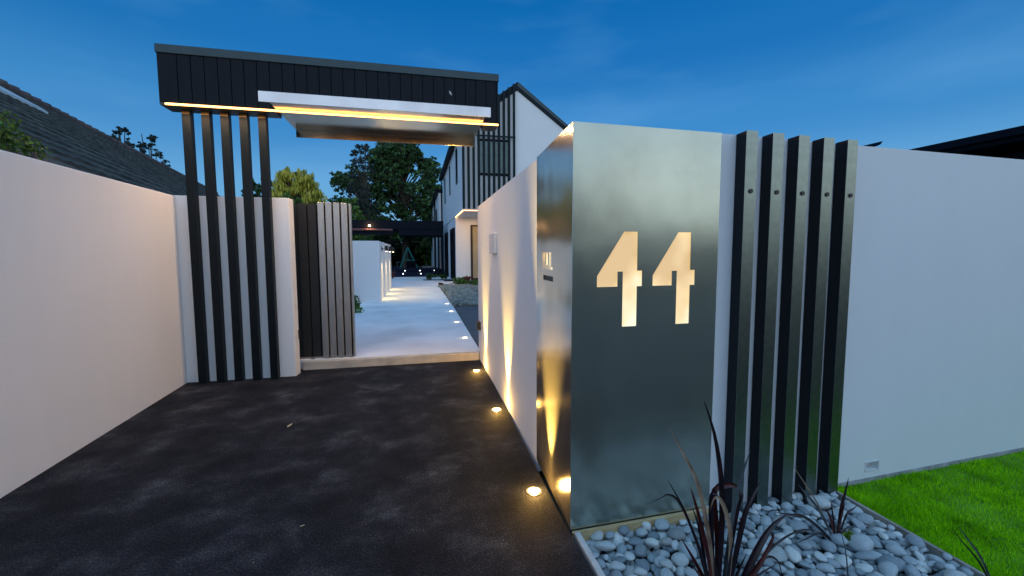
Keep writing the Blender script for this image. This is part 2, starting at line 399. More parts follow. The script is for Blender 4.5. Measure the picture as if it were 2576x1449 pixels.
tag(box(-30, -1.525, 6.2, 60, -.1, .09).build('garden_soil', M['soil']), kind='structure')
tag(box(1.0, 30, 11.45, 60, -.1, .09).build('garden_soil_right', M['soil']), kind='structure').name = 'garden_soil'
tag(MB().prism([(1.02, 18.7), (4.5, 18.7), (4.5, 21.7), (2.02, 21.7), (2.0, 21.5)], .0, .125).build('gravel_strip', M['gravel']), kind='structure')
tag(box(-1.6, 1.98, 27.02, 60, -.05, .1).build('back_lawn', M['earth']), kind='structure')
tag(box(.4, 1.95, 22.9, 24.0, .08, .125).build('gravel_bed', M['stone_bed']), kind='structure')

# lawn at the right
lawnp = [(2.665, 0.2), (9, 0.2), (9, 2.5), (2.665, 2.22)]
tag(MB().prism(lawnp, -.2, -.075).build('lawn', M['lawn_base']), kind='structure')
def grass():
    N = 90000; r = np.random.default_rng(3)
    x = 2.672+np.abs(r.random(N))**1.35*3.6; y = .75+r.random(N)*(WY(x)-.012-.75)
    h = .014+.020*r.random(N); a = r.random(N)*6.283; ln = r.normal(0, .010, (N, 2)); w = .0016+.0014*r.random(N)
    dx, dy = np.cos(a)*w, np.sin(a)*w; z0 = -.078+.008*np.sin(x*9)*np.cos(y*7)
    V = np.empty((N, 3, 3)); V[:, 0] = np.c_[x-dx, y-dy, z0]; V[:, 1] = np.c_[x+dx, y+dy, z0]; V[:, 2] = np.c_[x+ln[:, 0], y+ln[:, 1], z0+h]
    me = bpy.data.meshes.new('grass'); me.vertices.add(N*3); me.vertices.foreach_set('co', V.ravel())
    me.loops.add(N*3); me.loops.foreach_set('vertex_index', np.arange(N*3, dtype=np.int32))
    me.polygons.add(N); me.polygons.foreach_set('loop_start', np.arange(0, N*3, 3, dtype=np.int32)); me.update(calc_edges=True)
    me.materials.append(M['grass']); o = bpy.data.objects.new('grass', me); COL.objects.link(o)
    tag(o, 'short bright green lawn grass at the foot of the white front wall', 'grass', kind='stuff')
grass()

# ------------------------------------------------------------------ walls
def LX(y): return -2.65+.045*(5.6-y)
HW = 2.175
w = MB().prism([(LX(-2)-.2, -2), (LX(-2), -2), (LX(5.655), 5.655), (LX(5.655)-.2, 5.655)], -.1, HW)
tag(w.build('boundary_wall', M['render'], bevel=.012, seg=2), 'long white rendered side wall along the left of the driveway', 'wall')
w = MB().prism([(LX(5.657)-.2, 5.657), (-1.468, 5.657), (-1.455, 5.81), (LX(5.657)-.2, 5.81)], -.1, HW+.005)
tag(w.build('gate_wall', M['render'], bevel=.005, seg=2), 'short white wall return behind the five tall dark posts, left of the gate', 'wall')
PW = lambda y: .84+.01*(y-2.9)
w = MB().prism([(PW(2.905), 2.905), (1.06, 2.905), (1.09, 6.05), (PW(6.05), 6.05)], -.1, 2.165)
tag(w.build('driveway_wall', M['render'], bevel=.012, seg=2), 'white wall washed by warm uplights running from the steel pillar to the gate opening', 'wall')
# front wall with a real vent recess (built of blocks around the hole)
fw_root = thing('front_wall', (1.68, WY(1.68), 0), 'white rendered street wall behind the five bolted posts and the lawn', 'wall')
VX0, VX1, VZ0, VZ1 = 2.985, 3.10, .005, .062
f = MB()
def wallseg(mb, x0, x1, z0, z1, y0=0, y1=.2):
    mb.hexa([(x0, WY(x0)+y0, z0), (x1, WY(x1)+y0, z0), (x1, WY(x1)+y1, z0), (x0, WY(x0)+y1, z0)],
            [(x0, WY(x0)+y0, z1), (x1, WY(x1)+y0, z1), (x1, WY(x1)+y1, z1), (x0, WY(x0)+y1, z1)])
# one outer shell with opening in its face
xs = [1.66, VX0, VX1, 9.0]; zs = [-.2, VZ0, VZ1, HW]
vs = [(x, WY(x), z) for z in zs for x in xs]; fs = []
for j in range(3):
    for i in range(3):
        if (i, j) == (1, 1): continue
        a = j*4+i; fs.append((a, a+1, a+5, a+4))
nb = len(vs); ins = [5, 6, 10, 9]
vs += [(vs[i][0], vs[i][1]+.06, vs[i][2]) for i in ins]
for k in range(4): fs.append((ins[k], ins[(k+1) % 4], nb+(k+1) % 4, nb+k))
fs.append((nb, nb+1, nb+2, nb+3))
q = len(vs); vs += [(1.66, WY(1.66)+.2, -.2), (9, WY(9)+.2, -.2), (9, WY(9)+.2, HW), (1.66, WY(1.66)+.2, HW)]
fs += [(q+1, q, q+3, q+2), (12, 13, 14, 15, q+2, q+3), (0, q, q+3, 12, 8, 4), (3, 7, 11, 15, q+2, q+1)]
f.add(vs, fs); f.build('wall_face', M['render'], fw_root)
g = MB()
for (x0, x1, z0, z1) in ((VX0-.008, VX1+.008, VZ1, VZ1+.006), (VX0-.008, VX1+.008, VZ0-.006, VZ0), (VX0-.008, VX0, VZ0, VZ1), (VX1, VX1+.008, VZ0, VZ1)):
    wallseg(g, x0, x1, z0, z1, -.004, -.001)
g.build('vent_frame', M['white_box'], fw_root)
g = MB(); wallseg(g, 1.70, 9.0, -.2, -.045, -.006, -.002); g.build('plinth', basic('grey_wall_foot', (.36, .35, .36), .9, 0, 9, .3, .4, 60, .003), fw_root)  # narrow strip along the wall foot, greyer than the render above

# ------------------------------------------------------------------ steel number pillar
pil = thing('number_pillar', (.79, 2.087, 0), 'tall brushed stainless steel pillar with lit cut-out number 44', 'pillar')
PX0, PX1, PT, PB = .79, 1.676, 2.165, .003
D44 = [(.086, .510), (.168, .510), (.168, .3015), (.198, .3015), (.198, .2175), (.168, .2175), (.168, 0), (.082, 0), (.082, .298), (.052, .298), (.052, .2175), (-.068, .2175), (-.068, .275)]
digits = []
for ox in (1.000, 1.331):
    digits.append([(ox+x, 1.106+z) for x, z in D44])
def sheet_curve(name, outer, holes, thick, mat, parent, place):
    cu = bpy.data.curves.new(name, 'CURVE'); cu.dimensions = '2D'; cu.fill_mode = 'BOTH'; cu.extrude = thick/2
    for poly in [outer]+holes:
        sp = cu.splines.new('POLY'); sp.points.add(len(poly)-1); sp.use_cyclic_u = True
        for p, (x, z) in zip(sp.points, poly): p.co = (x, z, 0, 1)
    t = bpy.data.objects.new('tmp', cu); COL.objects.link(t)
    dg = bpy.context.evaluated_depsgraph_get(); me = bpy.data.meshes.new_from_object(t.evaluated_get(dg))
    bpy.data.objects.remove(t)
    off = parent_world(parent)
    for v in me.vertices: v.co = Vector(place(v.co.x, v.co.y, v.co.z))-off
    me.materials.clear(); me.materials.append(mat); me.name = name
    o = bpy.data.objects.new(name, me); COL.objects.link(o); o.parent = parent
    bmm = bmesh.new(); bmm.from_mesh(me); bmesh.ops.remove_doubles(bmm, verts=bmm.verts, dist=1e-5)
    bmesh.ops.recalc_face_normals(bmm, faces=bmm.faces); bmm.to_mesh(me); bmm.free()
    return o
sheet_curve('front_sheet', [(PX0+.001, PB), (PX1, PB), (PX1, PT), (PX0+.001, PT)], digits, .004, M['steel'], pil,
            lambda x, z, t: (x, PYs(x)+.002+t, z))
# light box behind the digits
for ox in (1.000, 1.331):
    mb = MB(); x0, x1 = ox-.085, ox+.215
    mb.hexa([(x0, PYs(x0)+.016, 1.09), (x1, PYs(x1)+.016, 1.09), (x1, PYs(x1)+.03, 1.09), (x0, PYs(x0)+.03, 1.09)],
            [(x0, PYs(x0)+.016, 1.63), (x1, PYs(x1)+.016, 1.63), (x1, PYs(x1)+.03, 1.63), (x0, PYs(x0)+.03, 1.63)])
    tag(mb.build('digit', M['digit_glow'], pil), 'lit numeral 4, cut out of the steel with a warm glow behind')
# side sheet with MAIL and the letter slot, in (s, z): s grows towards the camera
def place_side(s, z, t): 
    y = 2.90-s
    return (.79+.055*(y-2.087)+.001+t, y, z)
L0, H = .178, .108; zb = 1.402
letters = []
def lm(u):                                      # M as one closed outline
    w_, t = .064, .013
    return [(u, zb), (u+t, zb), (u+t, zb+H*.72), (u+w_/2, zb+H*.30), (u+w_-t, zb+H*.72), (u+w_-t, zb), (u+w_, zb), (u+w_, zb+H), (u+w_-t*.9, zb+H), (u+w_/2, zb+H*.58), (u+t*.9, zb+H), (u, zb+H)]
letters.append(lm(L0))
u = L0+.080
letters.append([(u, zb), (u+.014, zb), (u+.020, zb+H*.26), (u+.046, zb+H*.26), (u+.052, zb), (u+.066, zb), (u+.043, zb+H), (u+.023, zb+H)])
u += .084; letters.append([(u, zb), (u+.015, zb), (u+.015, zb+H), (u, zb+H)])
u += .033; letters.append([(u, zb), (u+.052, zb), (u+.052, zb+.016), (u+.015, zb+.016), (u+.015, zb+H), (u, zb+H)])
slot = [(.190, 1.331), (.440, 1.331), (.440, 1.362), (.190, 1.362)]
sheet_curve('side_sheet', [(0, PB), (.813, PB), (.813, PT), (0, PT)], letters+[slot], .0015, M['steel_side'], pil, place_side)
mb = MB(); y0, y1 = 2.90-.46, 2.90-.16
sx = lambda y, d: .79+.055*(y-2.087)+d
mb.hexa([(sx(y0, .0021), y0, 1.38), (sx(y0, .02), y0, 1.38), (sx(y1, .02), y1, 1.38), (sx(y1, .0021), y1, 1.38)],
        [(sx(y0, .0021), y0, 1.53), (sx(y0, .02), y0, 1.53), (sx(y1, .02), y1, 1.53), (sx(y1, .0021), y1, 1.53)])
tag(mb.build('mail_lettering', M['digit_glow'], pil), 'word MAIL cut through the steel and lit from behind')
mb = MB(); mb.hexa([(sx(y0, .010), y0, 1.32), (sx(y0, .03), y0, 1.32), (sx(y1, .03), y1, 1.32), (sx(y1, .010), y1, 1.32)],
                   [(sx(y0, .010), y0, 1.375), (sx(y0, .03), y0, 1.375), (sx(y1, .03), y1, 1.375), (sx(y1, .010), y1, 1.375)])
mb.build('letter_slot', M['black'], pil)
MB().prism([(.796, 2.093), (1.674, 2.12), (1.674, 2.150), (1.05, 2.16), (1.05, 2.898), (.838, 2.898)], 2.150, 2.163).build('top_sheet', M['steel'], pil)
mb = MB(); mb.prism([(1.660, 2.118), (1.6755, 2.118), (1.6755, 2.150), (1.660, 2.150)], .0, 2.149); mb.build('edge_return', M['steel'], pil)
mb = MB(); mb.hexa([(.80, 2.066, -.07), (1.66, 2.094, -.07), (1.66, 2.112, -.07), (.80, 2.085, -.07)], [(.80, 2.066, -.004), (1.66, 2.094, -.004), (1.66, 2.112, -.004), (.80, 2.085, -.004)])
mb.build('gap_light_strip', M['timber'], pil, bevel=.002)  # added strip, its colour stands for warm light in the gap at the base

# intercom / wall box, gate catch, hinge
ic = thing('wall_speaker_box', (PW(4.66), 4.66, 1.50), 'slim white box with a notched side fixed on the uplit driveway wall', 'intercom')
xw = PW(4.66)
MB().box(xw-.034, xw-.001, 4.50, 4.82, 1.507, 1.722).build('case', M['white_box'], ic, bevel=.004, seg=2)
g = MB()
for k in range(6): g.box(xw-.030+.002*k, xw-.004, 4.822, 4.832, 1.52+.017*k, 1.53+.017*k)
g.build('side_grille', M['gate_grey'], ic)
box(xw-.028, xw-.004, 4.821, 4.835, 1.63, 1.715).build('side_panel', M['white_box'], ic)
gc = tag(box(PW(5.95)-.055, PW(5.95)-.001, 5.80, 5.98, .45, .56).build('gate_catch', M['black'], bevel=.006, seg=2), 'small black gate catch low on the far end of the driveway wall', 'gate catch')
tag(box(-1.487, -1.452, 5.78, 5.83, .44, .555).build('hinge_block', M['black'], bevel=.004), 'small black hinge block low on the corner of the gate wall', 'hinge')

# ------------------------------------------------------------------ posts
right_lbl = ['bolted dark post nearest the steel pillar, first of five on the street wall', 'second bolted dark post from the steel pillar', 'middle one of the five bolted dark posts on the street wall',
             'bolted dark post second from the lawn', 'bolted dark post nearest the lawn, last of five on the street wall']
post = None
for i, x in enumerate((1.806, 1.990, 2.178, 2.366, 2.552)):
    yf = WY(x)-.082
    if post is None:
        post = thing('wall_post', (x, yf, 0), right_lbl[0], 'post', 'bolted posts on the street wall')
        MB().box(x, x+.076, yf+.0022, yf+.079, -.12, 2.177).build('shaft', M['post_black'], post, bevel=.002)
        box(x+.0004, x+.0756, yf, yf+.002, -.12, 2.178).build('sheen_plate', M['post_sheen'], post)  # added plate, keeps the front bright as if lit while the sides stay black
        b_ = MB(); b_.tube([(x+.040, yf-.0005, 1.847), (x+.040, yf-.006, 1.847)], .0125, 14)
        b_.build('bolt_cap', M['black'], post)
    else:
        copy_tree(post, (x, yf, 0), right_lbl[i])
left_lbl = ['tall dark post nearest the left side wall, first of five under the canopy', 'second tall dark post from the left side wall', 'middle one of the five tall dark posts holding the canopy', 'tall dark post second from the gate', 'tall dark post nearest the gate, last of five under the canopy']
post = None
for i, x in enumerate((-2.497, -2.307, -2.117, -1.925, -1.731)):
    if post is None:
        post = thing('canopy_post', (x, 5.567, 0), left_lbl[0], 'post', 'tall posts under the canopy')
        MB().box(x, x+.084, 5.567, 5.654, -.1, 3.102).build('shaft', M['charcoal_left'], post, bevel=.003, seg=2)
        box(x+.003, x+.081, 5.561, 5.566, 3.065, 3.10).build('highlight_plate', M['gold_highlight'], post)  # plate coloured as the LED highlight at the top of the post
    else:
        copy_tree(post, (x, 5.567, 0), left_lbl[i])

# ------------------------------------------------------------------ gate canopy
can = thing('gate_canopy', (-2.62, 5.40, 3.1), 'black board-clad beam canopy over the gate with a warm LED strip', 'canopy')
CX0, CX1, CY0, CY1 = -2.625, 1.055, 5.42, 5.66
box(CX0+.02, CX1-.01, CY0+.004, CY1, 3.137, 3.70).build('beam_core', M['cladding'], can)
xs_ = [CX0]; xx = CX0+.185
while xx < CX1-.02: xs_.append(xx); xx += .1285
xs_.append(CX1)
for a_, b_ in zip(xs_[:-1], xs_[1:]):
    box(a_+.003, b_-.003, CY0-.014+rnd.uniform(-.0012, .0012), CY0+.002, 3.137, 3.635).build('cladding_board', M['cladding'], can, bevel=.002)
box(CX0-.006, CX1+.006, CY0-.028, CY1+.01, 3.637, 3.725).build('top_flashing', M['flashing'], can, bevel=.003)
box(CX0+.001, -1.50, CY0-.002, CY1, 3.104, 3.1365).build('soffit_sheet', M['charcoal'], can)
box(.87, CX1, CY0-.002, CY1, 3.104, 3.1365).build('soffit_sheet', M['charcoal'], can)
box(CX0-.004, CX0+.018, CY0+.002, CY1, 3.112, 3.636).build('end_board', M['cladding'], can)
MB().tube([(CX0+.06, CY0-.022, 3.112), (CX1-.005, CY0-.022, 3.112)], .011, 10).build('led_strip', M['led'], can)
box(CX0+.05, -1.50, CY0-.017, CY0-.008, 3.104, 3.126).build('led_channel', M['flashing'], can)
# steel rain hood through the canopy
AX0, AX1, AY0, AY1, AZ = -1.485, .850, 4.868, 6.22, 3.128
hood = MB().box(AX0, AX1, AY0, AY1, AZ-.0, AZ+.006); 
hood_o = hood.build('steel_hood', M['steel_roof'], can)
box(AX0-.012, AX1+.012, AY0-.012, AY0-.001, AZ-.098, AZ+.008).build('front_lip', M['steel_lip'], can, bevel=.002)
box(AX0, AX1, AY1-.006, AY1+.004, AZ-.095, AZ-.001).build('rear_lip', M['steel_roof'], can, bevel=.002)
mk_ = MB(); mk_.prism_y([(.452, 3.455), (.462, 3.440), (.478, 3.425), (.474, 3.452), (.458, 3.478), (.446, 3.482)], CY0-.0175, CY0-.0160)
tag(mk_.build('splash_mark', M['strip_white'], can), 'small white splash mark on one cladding board')
# its light
ld = bpy.data.lights.new('canopy_led_light', 'AREA'); ld.shape = 'RECTANGLE'; ld.size = 3.6; ld.size_y = .02; ld.energy = 38; ld.color = (1.0, .62, .36)
lo = bpy.data.objects.new('canopy_led_light', ld); COL.objects.link(lo); lo.parent = can
lo.location = Vector(((CX0+CX1)/2, CY0-.03, 3.085))-can.location; lo.rotation_euler = (0, 0, 0)

# ------------------------------------------------------------------ gate
gt = thing('sliding_gate', (-1.45, 6.05, .1), 'slatted metal driveway gate slid mostly open behind the left gate wall', 'gate')
for k in range(2):
    x0 = -1.478+.118*k
    box(x0, x0+.104, 6.09, 6.125, .135, 2.165).build('board', M['gate_dark'], gt, bevel=.003)
for k in range(4):
    x0 = -1.226+.0955*k
    box(x0, x0+.076, 6.03, 6.07, .125, 2.178).build('board', M['gate_grey'], gt, bevel=.004, seg=2)
box(-.842, -.818, 6.035, 6.11, .125, 2.172).build('end_post', M['gate_grey'], gt, bevel=.003)
box(-1.60, -.845, 6.13, 6.16, .13, 2.15).build('backing_panel', M['gate_dark'], gt)
box(-1.60, -.82, 6.075, 6.12, .118, .134).build('bottom_rail', M['ring'], gt)
for x0 in (-1.38, -1.19, -1.02, -.90): box(x0, x0+.05, 6.02, 6.06, .116, .124).build('guide_roller', M['ring'], gt)


# ------------------------------------------------------------------ in-ground lights
def spot(name, loc, direction, energy, cone, blend, col, rad=.01, parent=None):
    d = bpy.data.lights.new(name, 'SPOT'); d.energy = energy; d.spot_size = math.radians(cone); d.spot_blend = blend; d.color = col; d.shadow_soft_size = rad
    o = bpy.data.objects.new(name, d); COL.objects.link(o)
    o.rotation_euler = (-Vector(direction)).to_track_quat('Z', 'Y').to_euler()
    o.location = Vector(loc)-(parent.location if parent else Vector())
    if parent: o.parent = parent
    return o
WARM = (1.0, .64, .15)
ul = None
ul_lbl = ['glowing ground uplight in the asphalt beside the steel pillar, nearest the camera', 'glowing ground uplight in the asphalt halfway along the driveway wall', 'glowing ground uplight in the asphalt nearest the kerb']
for i, (x, y) in enumerate(((.704, 2.50), (.736, 3.95), (.742, 5.37))):
    t = thing('ground_uplight', (x, y, 0), ul_lbl[i], 'ground light', 'uplights along the driveway wall')
    r_ = MB()
    for k in range(24):
        a0, a1 = 2*math.pi*k/24, 2*math.pi*(k+1)/24
        p = lambda r, a, z: (x+r*math.cos(a), y+r*math.sin(a), z)
        r_.add([p(.038, a0, .006), p(.052, a0, .003), p(.052, a1, .003), p(.038, a1, .006), p(.052, a0, -.002), p(.052, a1, -.002)], [(0, 1, 2, 3), (1, 4, 5, 2)])
    r_.build('rim', M['ring'], t)
    MB().disc((x, y, .0045), .038, 24).build('lens', M['lens'], t)
    spot('narrow_beam', (x, y, .02), (.11, 0, 1), 240 if i else 1500, 44, 1.0, WARM, .012, t)
    spot('mid_beam', (x, y, .015), (.42, 0, 1), 14 if i else 12, 44, 1.0, WARM, .010, t)
    spot('wash_beam', (x, y, .02), (.55, 0, 1), 1.6 if i else 1.2, 70, 1.0, WARM, .012, t)
    d = bpy.data.lights.new('spill', 'POINT'); d.energy = 4.5; d.color = (1.0, .55, .13); d.shadow_soft_size = .02
    o = bpy.data.objects.new('spill', d); COL.objects.link(o); o.parent = t; o.location = (0, 0, .035)
pl_lbl = ['first small light set in the concrete path beyond the kerb', 'second small light set in the concrete path', 'third small light set in the concrete path', 'farthest small light in the concrete path, by the cobbles']
for i, (x, y) in enumerate(((.776, 6.988), (.805, 8.677), (.824, 10.352), (.846, 11.999))):
    t = thing('path_light', (x, y, .117), pl_lbl[i], 'path light', 'small lights along the concrete path')
    MB().disc((x, y, .119), .058, 16).build('rim', M['ring'], t)
    MB().disc((x, y, .1215), .046, 16).build('lens', M['lens_far'], t)
    d = bpy.data.lights.new('spill', 'POINT'); d.energy = .15; d.color = (1.0, .8, .5); d.shadow_soft_size = .03
    o = bpy.data.objects.new('spill', d); COL.objects.link(o); o.parent = t; o.location = (0, 0, .06)

# ------------------------------------------------------------------ pebble bed
bed = tag(MB().prism([(.85, .9), (2.63, .9), (2.63, 2.20), (1.68, 2.153), (1.66, 2.11), (.85, 2.085)], -.2, -.115).build('pebble_bed', M['soil']), kind='structure')
def pebble_mesh(seed):
    r = random.Random(seed); bm_ = bmesh.new(); bmesh.ops.create_icosphere(bm_, subdivisions=3, radius=1)
    off = Vector((seed*7.1, seed*3.3, seed*1.7))
    for v in bm_.verts:
        n_ = v.co.normalized(); k = 1+.22*mnoise.noise(n_*1.1+off)+.06*mnoise.noise(n_*2.6+off)
        sq = 1-.10*abs(n_.x*n_.y)
        v.co = n_*k*sq
    me = bpy.data.meshes.new('pebble'); bm_.to_mesh(me); bm_.free()
    for p in me.polygons: p.use_smooth = True
    me.materials.append(M['pebble']); return me
peb_meshes = [pebble_mesh(k) for k in range(10)]
def pebbles():
    r = random.Random(12); R = .006
    X0, X1, Y0, Y1 = .85, 2.63, 1.08, 2.19
    nx, ny = int((X1-X0)/R), int((Y1-Y0)/R)
    Hm = np.full((nx, ny), -.115); out = []
    gx = X0+(np.arange(nx)+.5)*R; gy = Y0+(np.arange(ny)+.5)*R
    n = 1500
    for i in range(n):
        s = min(.062, max(.015, r.lognormvariate(math.log(.0265), .33)))
        if r.random() < .12: s *= 1.25
        a, b_, c_ = s, s*r.uniform(.62, .9), s*r.uniform(.38, .62)
        best = None
        for t in range(7):
            th = r.random()*math.pi
            x = r.uniform(X0+s*.8, X1-s*.8); y = r.uniform(Y0+s*.8, Y1-s*.8)
            ylim = (PYs(x) if x < 1.70 else WY(x)-.01)-s*.72
            if y > ylim: y = ylim-r.random()*.02
            i0, i1 = int((x-a-X0)/R), int((x+a-X0)/R)+1; j0, j1 = int((y-a-Y0)/R), int((y+a-Y0)/R)+1
            i0, j0 = max(i0, 0), max(j0, 0); i1, j1 = min(i1, nx), min(j1, ny)
            U, V = np.meshgrid(gx[i0:i1]-x, gy[j0:j1]-y, indexing='ij')
            p = (U*math.cos(th)+V*math.sin(th))/a; q = (-U*math.sin(th)+V*math.cos(th))/b_
            d = 1-p*p-q*q; m_ = d > 0
            if not m_.any(): continue
            low = c_*np.sqrt(np.where(m_, d, 0))
            need = np.where(m_, Hm[i0:i1, j0:j1]+low, -9)
            z = np.percentile(need[m_], 88)
            if best is None or z < best[0]: best = (z, x, y, th, i0, i1, j0, j1, low, m_)
        if best is None: continue
        z, x, y, th, i0, i1, j0, j1, low, m_ = best
        top = -.018-.012*(x-.85)
        if z > top: continue
        Hm[i0:i1, j0:j1] = np.where(m_, np.maximum(Hm[i0:i1, j0:j1], z+low), Hm[i0:i1, j0:j1])
        # tilt from neighbourhood slope
        out.append((x, y, z, a, b_, c_, th, r.gauss(0, .22), r.gauss(0, .22), r.randrange(10), i))
    # in view: below the frame's lower edge nothing shows
    def vis(p): return p[1] > 1.98-.42*(p[0]-.2)-.05
    cand = [p for p in out if vis(p)]
    # exposed ones: their top is close to the height field
    def expo(p):
        i, j = int((p[0]-X0)/R), int((p[1]-Y0)/R); i = min(max(i, 0), nx-1); j = min(max(j, 0), ny-1)
        return -(Hm[i, j]-(p[2]+p[5]))+p[3]*.5
    cand.sort(key=lambda p: (-expo(p)))
    top = set(id(p) for p in cand[:298])
    rest = bmesh.new()
    for p in out:
        x, y, z, a, b_, c_, th, t1, t2, k, i = p
        mt = Matrix.Translation((x, y, z)) @ Matrix.Rotation(th, 4, 'Z') @ Matrix.Rotation(t1, 4, 'X') @ Matrix.Rotation(t2, 4, 'Y') @ Matrix.Diagonal((a, b_, c_, 1))
        if id(p) in top:
            o = bpy.data.objects.new('pebble', peb_meshes[k]); COL.objects.link(o); o.parent = bed; o.matrix_basis = mt
        else:
            tmp = peb_meshes[k].copy(); tmp.transform(mt); rest.from_mesh(tmp); bpy.data.meshes.remove(tmp)
    me = bpy.data.meshes.new('small_pebbles'); rest.to_mesh(me); rest.free()
    for p_ in me.polygons: p_.use_smooth = True
    me.materials.append(M['pebble_rest']); o = bpy.data.objects.new('small_pebbles', me); COL.objects.link(o); o.parent = bed; o['kind'] = 'stuff'
m, nt, b = mat_new('river_pebble_mixed'); g = nt.nodes.new('ShaderNodeNewGeometry')
c = ramp(nt, g.outputs['Random Per Island'], [(0, (.18, .22, .24)), (.35, (.33, .38, .40)), (.7, (.47, .51, .52)), (.92, (.70, .72, .68))])
nt.links.new(c, b.inputs['Base Color']); b.inputs['Roughness'].default_value = .62; M['pebble_rest'] = m
pebbles()
tag(MB().prism([(.800, .6), (.832, .6), (.838, 2.064), (.806, 2.064)], -.15, .004).build('edging_board', M['edge_white'], bevel=.004), 'pale weathered edging strip between the asphalt and the pebbles', 'edging')
e_ = MB()
e_.hexa([(2.636, .6, -.2), (2.656, .6, -.2), (2.668, 2.19, -.2), (2.648, 2.19, -.2)], [(2.636, .6, -.052), (2.656, .6, -.052), (2.668, 2.19, -.052), (2.648, 2.19, -.052)])
tag(e_.build('edging_board', M['edge_grey'], bevel=.003), 'thin weathered timber edging between the pebbles and the lawn', 'edging')

# ------------------------------------------------------------------ flax plants
def strap(pts, width, fold=.35, n=14):
    """curved strap leaf through control points, V-folded, tapering to its tip"""
    P = [Vector(p) for p in pts]
    def cr_(t):
        m_ = len(P)-1; f_ = t*m_; i = min(int(f_), m_-1); u = f_-i
        p0, p1, p2, p3 = P[max(i-1, 0)], P[i], P[i+1], P[min(i+2, m_)]
        return .5*((2*p1)+(p2-p0)*u+(2*p0-5*p1+4*p2-p3)*u*u+(3*p1-p0-3*p2+p3)*u**3)
    vs, fs = [], []
    side0 = None
    for k in range(n+1):
        t = k/n; c_ = cr_(t); d = (cr_(min(1, t+.02))-cr_(max(0, t-.02))).normalized()
        s_ = d.cross(Vector((0, -1, .25))).normalized()
        if side0 is not None and s_.dot(side0) < 0: s_ = -s_
        side0 = s_; nrm = s_.cross(d)
        w_ = width*(.62+.38*math.sin(min(1, t*2.2)*math.pi/2))*(1-max(0, (t-.35)/.65)**1.7)+.0006
        vs += [c_-s_*w_*.5+nrm*w_*fold, c_-s_*w_*.25+nrm*w_*fold*.42, c_, c_+s_*w_*.25+nrm*w_*fold*.42, c_+s_*w_*.5+nrm*w_*fold]
        if k:
            b0 = (k-1)*5; b1 = k*5
            for j in range(4): fs.append((b0+j, b0+j+1, b1+j+1, b1+j))
    return MB().add(vs, fs, True)
fx = thing('flax_plant', (1.225, 1.46, -.03), 'large dark purple flax clump in the pebbles in front of the steel pillar', 'plant')
B = (1.225, 1.46, -.03)
def lf(root, base, pts, w_, mat='flax', label=None):
    o = strap([base]+pts, w_*.86).build('leaf', M[mat], root)
    if label: tag(o, label)
lf(fx, (1.21, 1.47, -.03), [(1.212, 1.46, .25), (1.205, 1.455, .52), (1.165, 1.45, .75), (1.106, 1.45, .925)], .034)
lf(fx, (1.20, 1.46, -.03), [(1.165, 1.45, .25), (1.128, 1.45, .43), (1.088, 1.45, .58), (1.02, 1.45, .71), (.955, 1.45, .822)], .024, 'flax_pale', 'pale dried leaf')
lf(fx, (1.19, 1.45, -.03), [(1.15, 1.44, .22), (1.105, 1.44, .40), (1.075, 1.44, .50), (1.055, 1.445, .57)], .022, 'flax_red')
lf(fx, (1.19, 1.44, -.03), [(1.13, 1.44, .22), (1.06, 1.44, .40), (1.01, 1.44, .51), (.952, 1.45, .612)], .015)
lf(fx, (1.19, 1.44, -.03), [(1.12, 1.45, .25), (1.055, 1.45, .42), (1.00, 1.45, .52), (.955, 1.45, .545), (.93, 1.45, .535), (.866, 1.45, .516)], .012)
lf(fx, (1.20, 1.47, -.03), [(1.15, 1.47, .22), (1.11, 1.46, .38), (1.072, 1.45, .476)], .018)
lf(fx, (1.215, 1.48, -.03), [(1.19, 1.48, .24), (1.17, 1.47, .42), (1.162, 1.46, .51), (1.172, 1.45, .522), (1.185, 1.44, .515)], .030)
lf(fx, (1.235, 1.45, -.03), [(1.246, 1.44, .20), (1.243, 1.44, .34), (1.215, 1.44, .45), (1.184, 1.44, .507), (1.165, 1.445, .503), (1.155, 1.45, .45)], .024, 'flax_pale', 'pale leaf bent over at its top')
lf(fx, (1.225, 1.48, -.03), [(1.22, 1.49, .3), (1.195, 1.49, .50), (1.25, 1.485, .528), (1.305, 1.48, .515), (1.318, 1.475, .46)], .034, 'flax_red', 'red leaf folded flat across the clump')
lf(fx, (1.23, 1.47, -.03), [(1.255, 1.46, .2), (1.285, 1.46, .4), (1.31, 1.455, .50), (1.304, 1.45, .46)], .024)
lf(fx, (1.23, 1.46, -.03), [(1.25, 1.46, .26), (1.27, 1.455, .46), (1.30, 1.45, .59), (1.338, 1.45, .688)], .026, 'flax_grey')
lf(fx, (1.24, 1.46, -.03), [(1.275, 1.45, .22), (1.315, 1.45, .41), (1.36, 1.45, .50), (1.404, 1.45, .55)], .032)
lf(fx, (1.24, 1.45, -.03), [(1.31, 1.44, .14), (1.38, 1.44, .27), (1.45, 1.44, .35), (1.536, 1.44, .392)], .046)
lf(fx, (1.24, 1.44, -.03), [(1.30, 1.43, .10), (1.37, 1.42, .20), (1.43, 1.42, .30), (1.44, 1.42, .33)], .030, 'flax_red')
lf(fx, (1.24, 1.44, -.03), [(1.31, 1.43, .09), (1.39, 1.43, .15), (1.474, 1.43, .178)], .020)
lf(fx, (1.24, 1.45, -.03), [(1.34, 1.44, .14), (1.47, 1.44, .26), (1.60, 1.44, .305), (1.71, 1.44, .28)], .014)
lf(fx, (1.24, 1.45, -.03), [(1.33, 1.44, .13), (1.42, 1.44, .21), (1.48, 1.43, .19), (1.50, 1.42, .10)], .014)
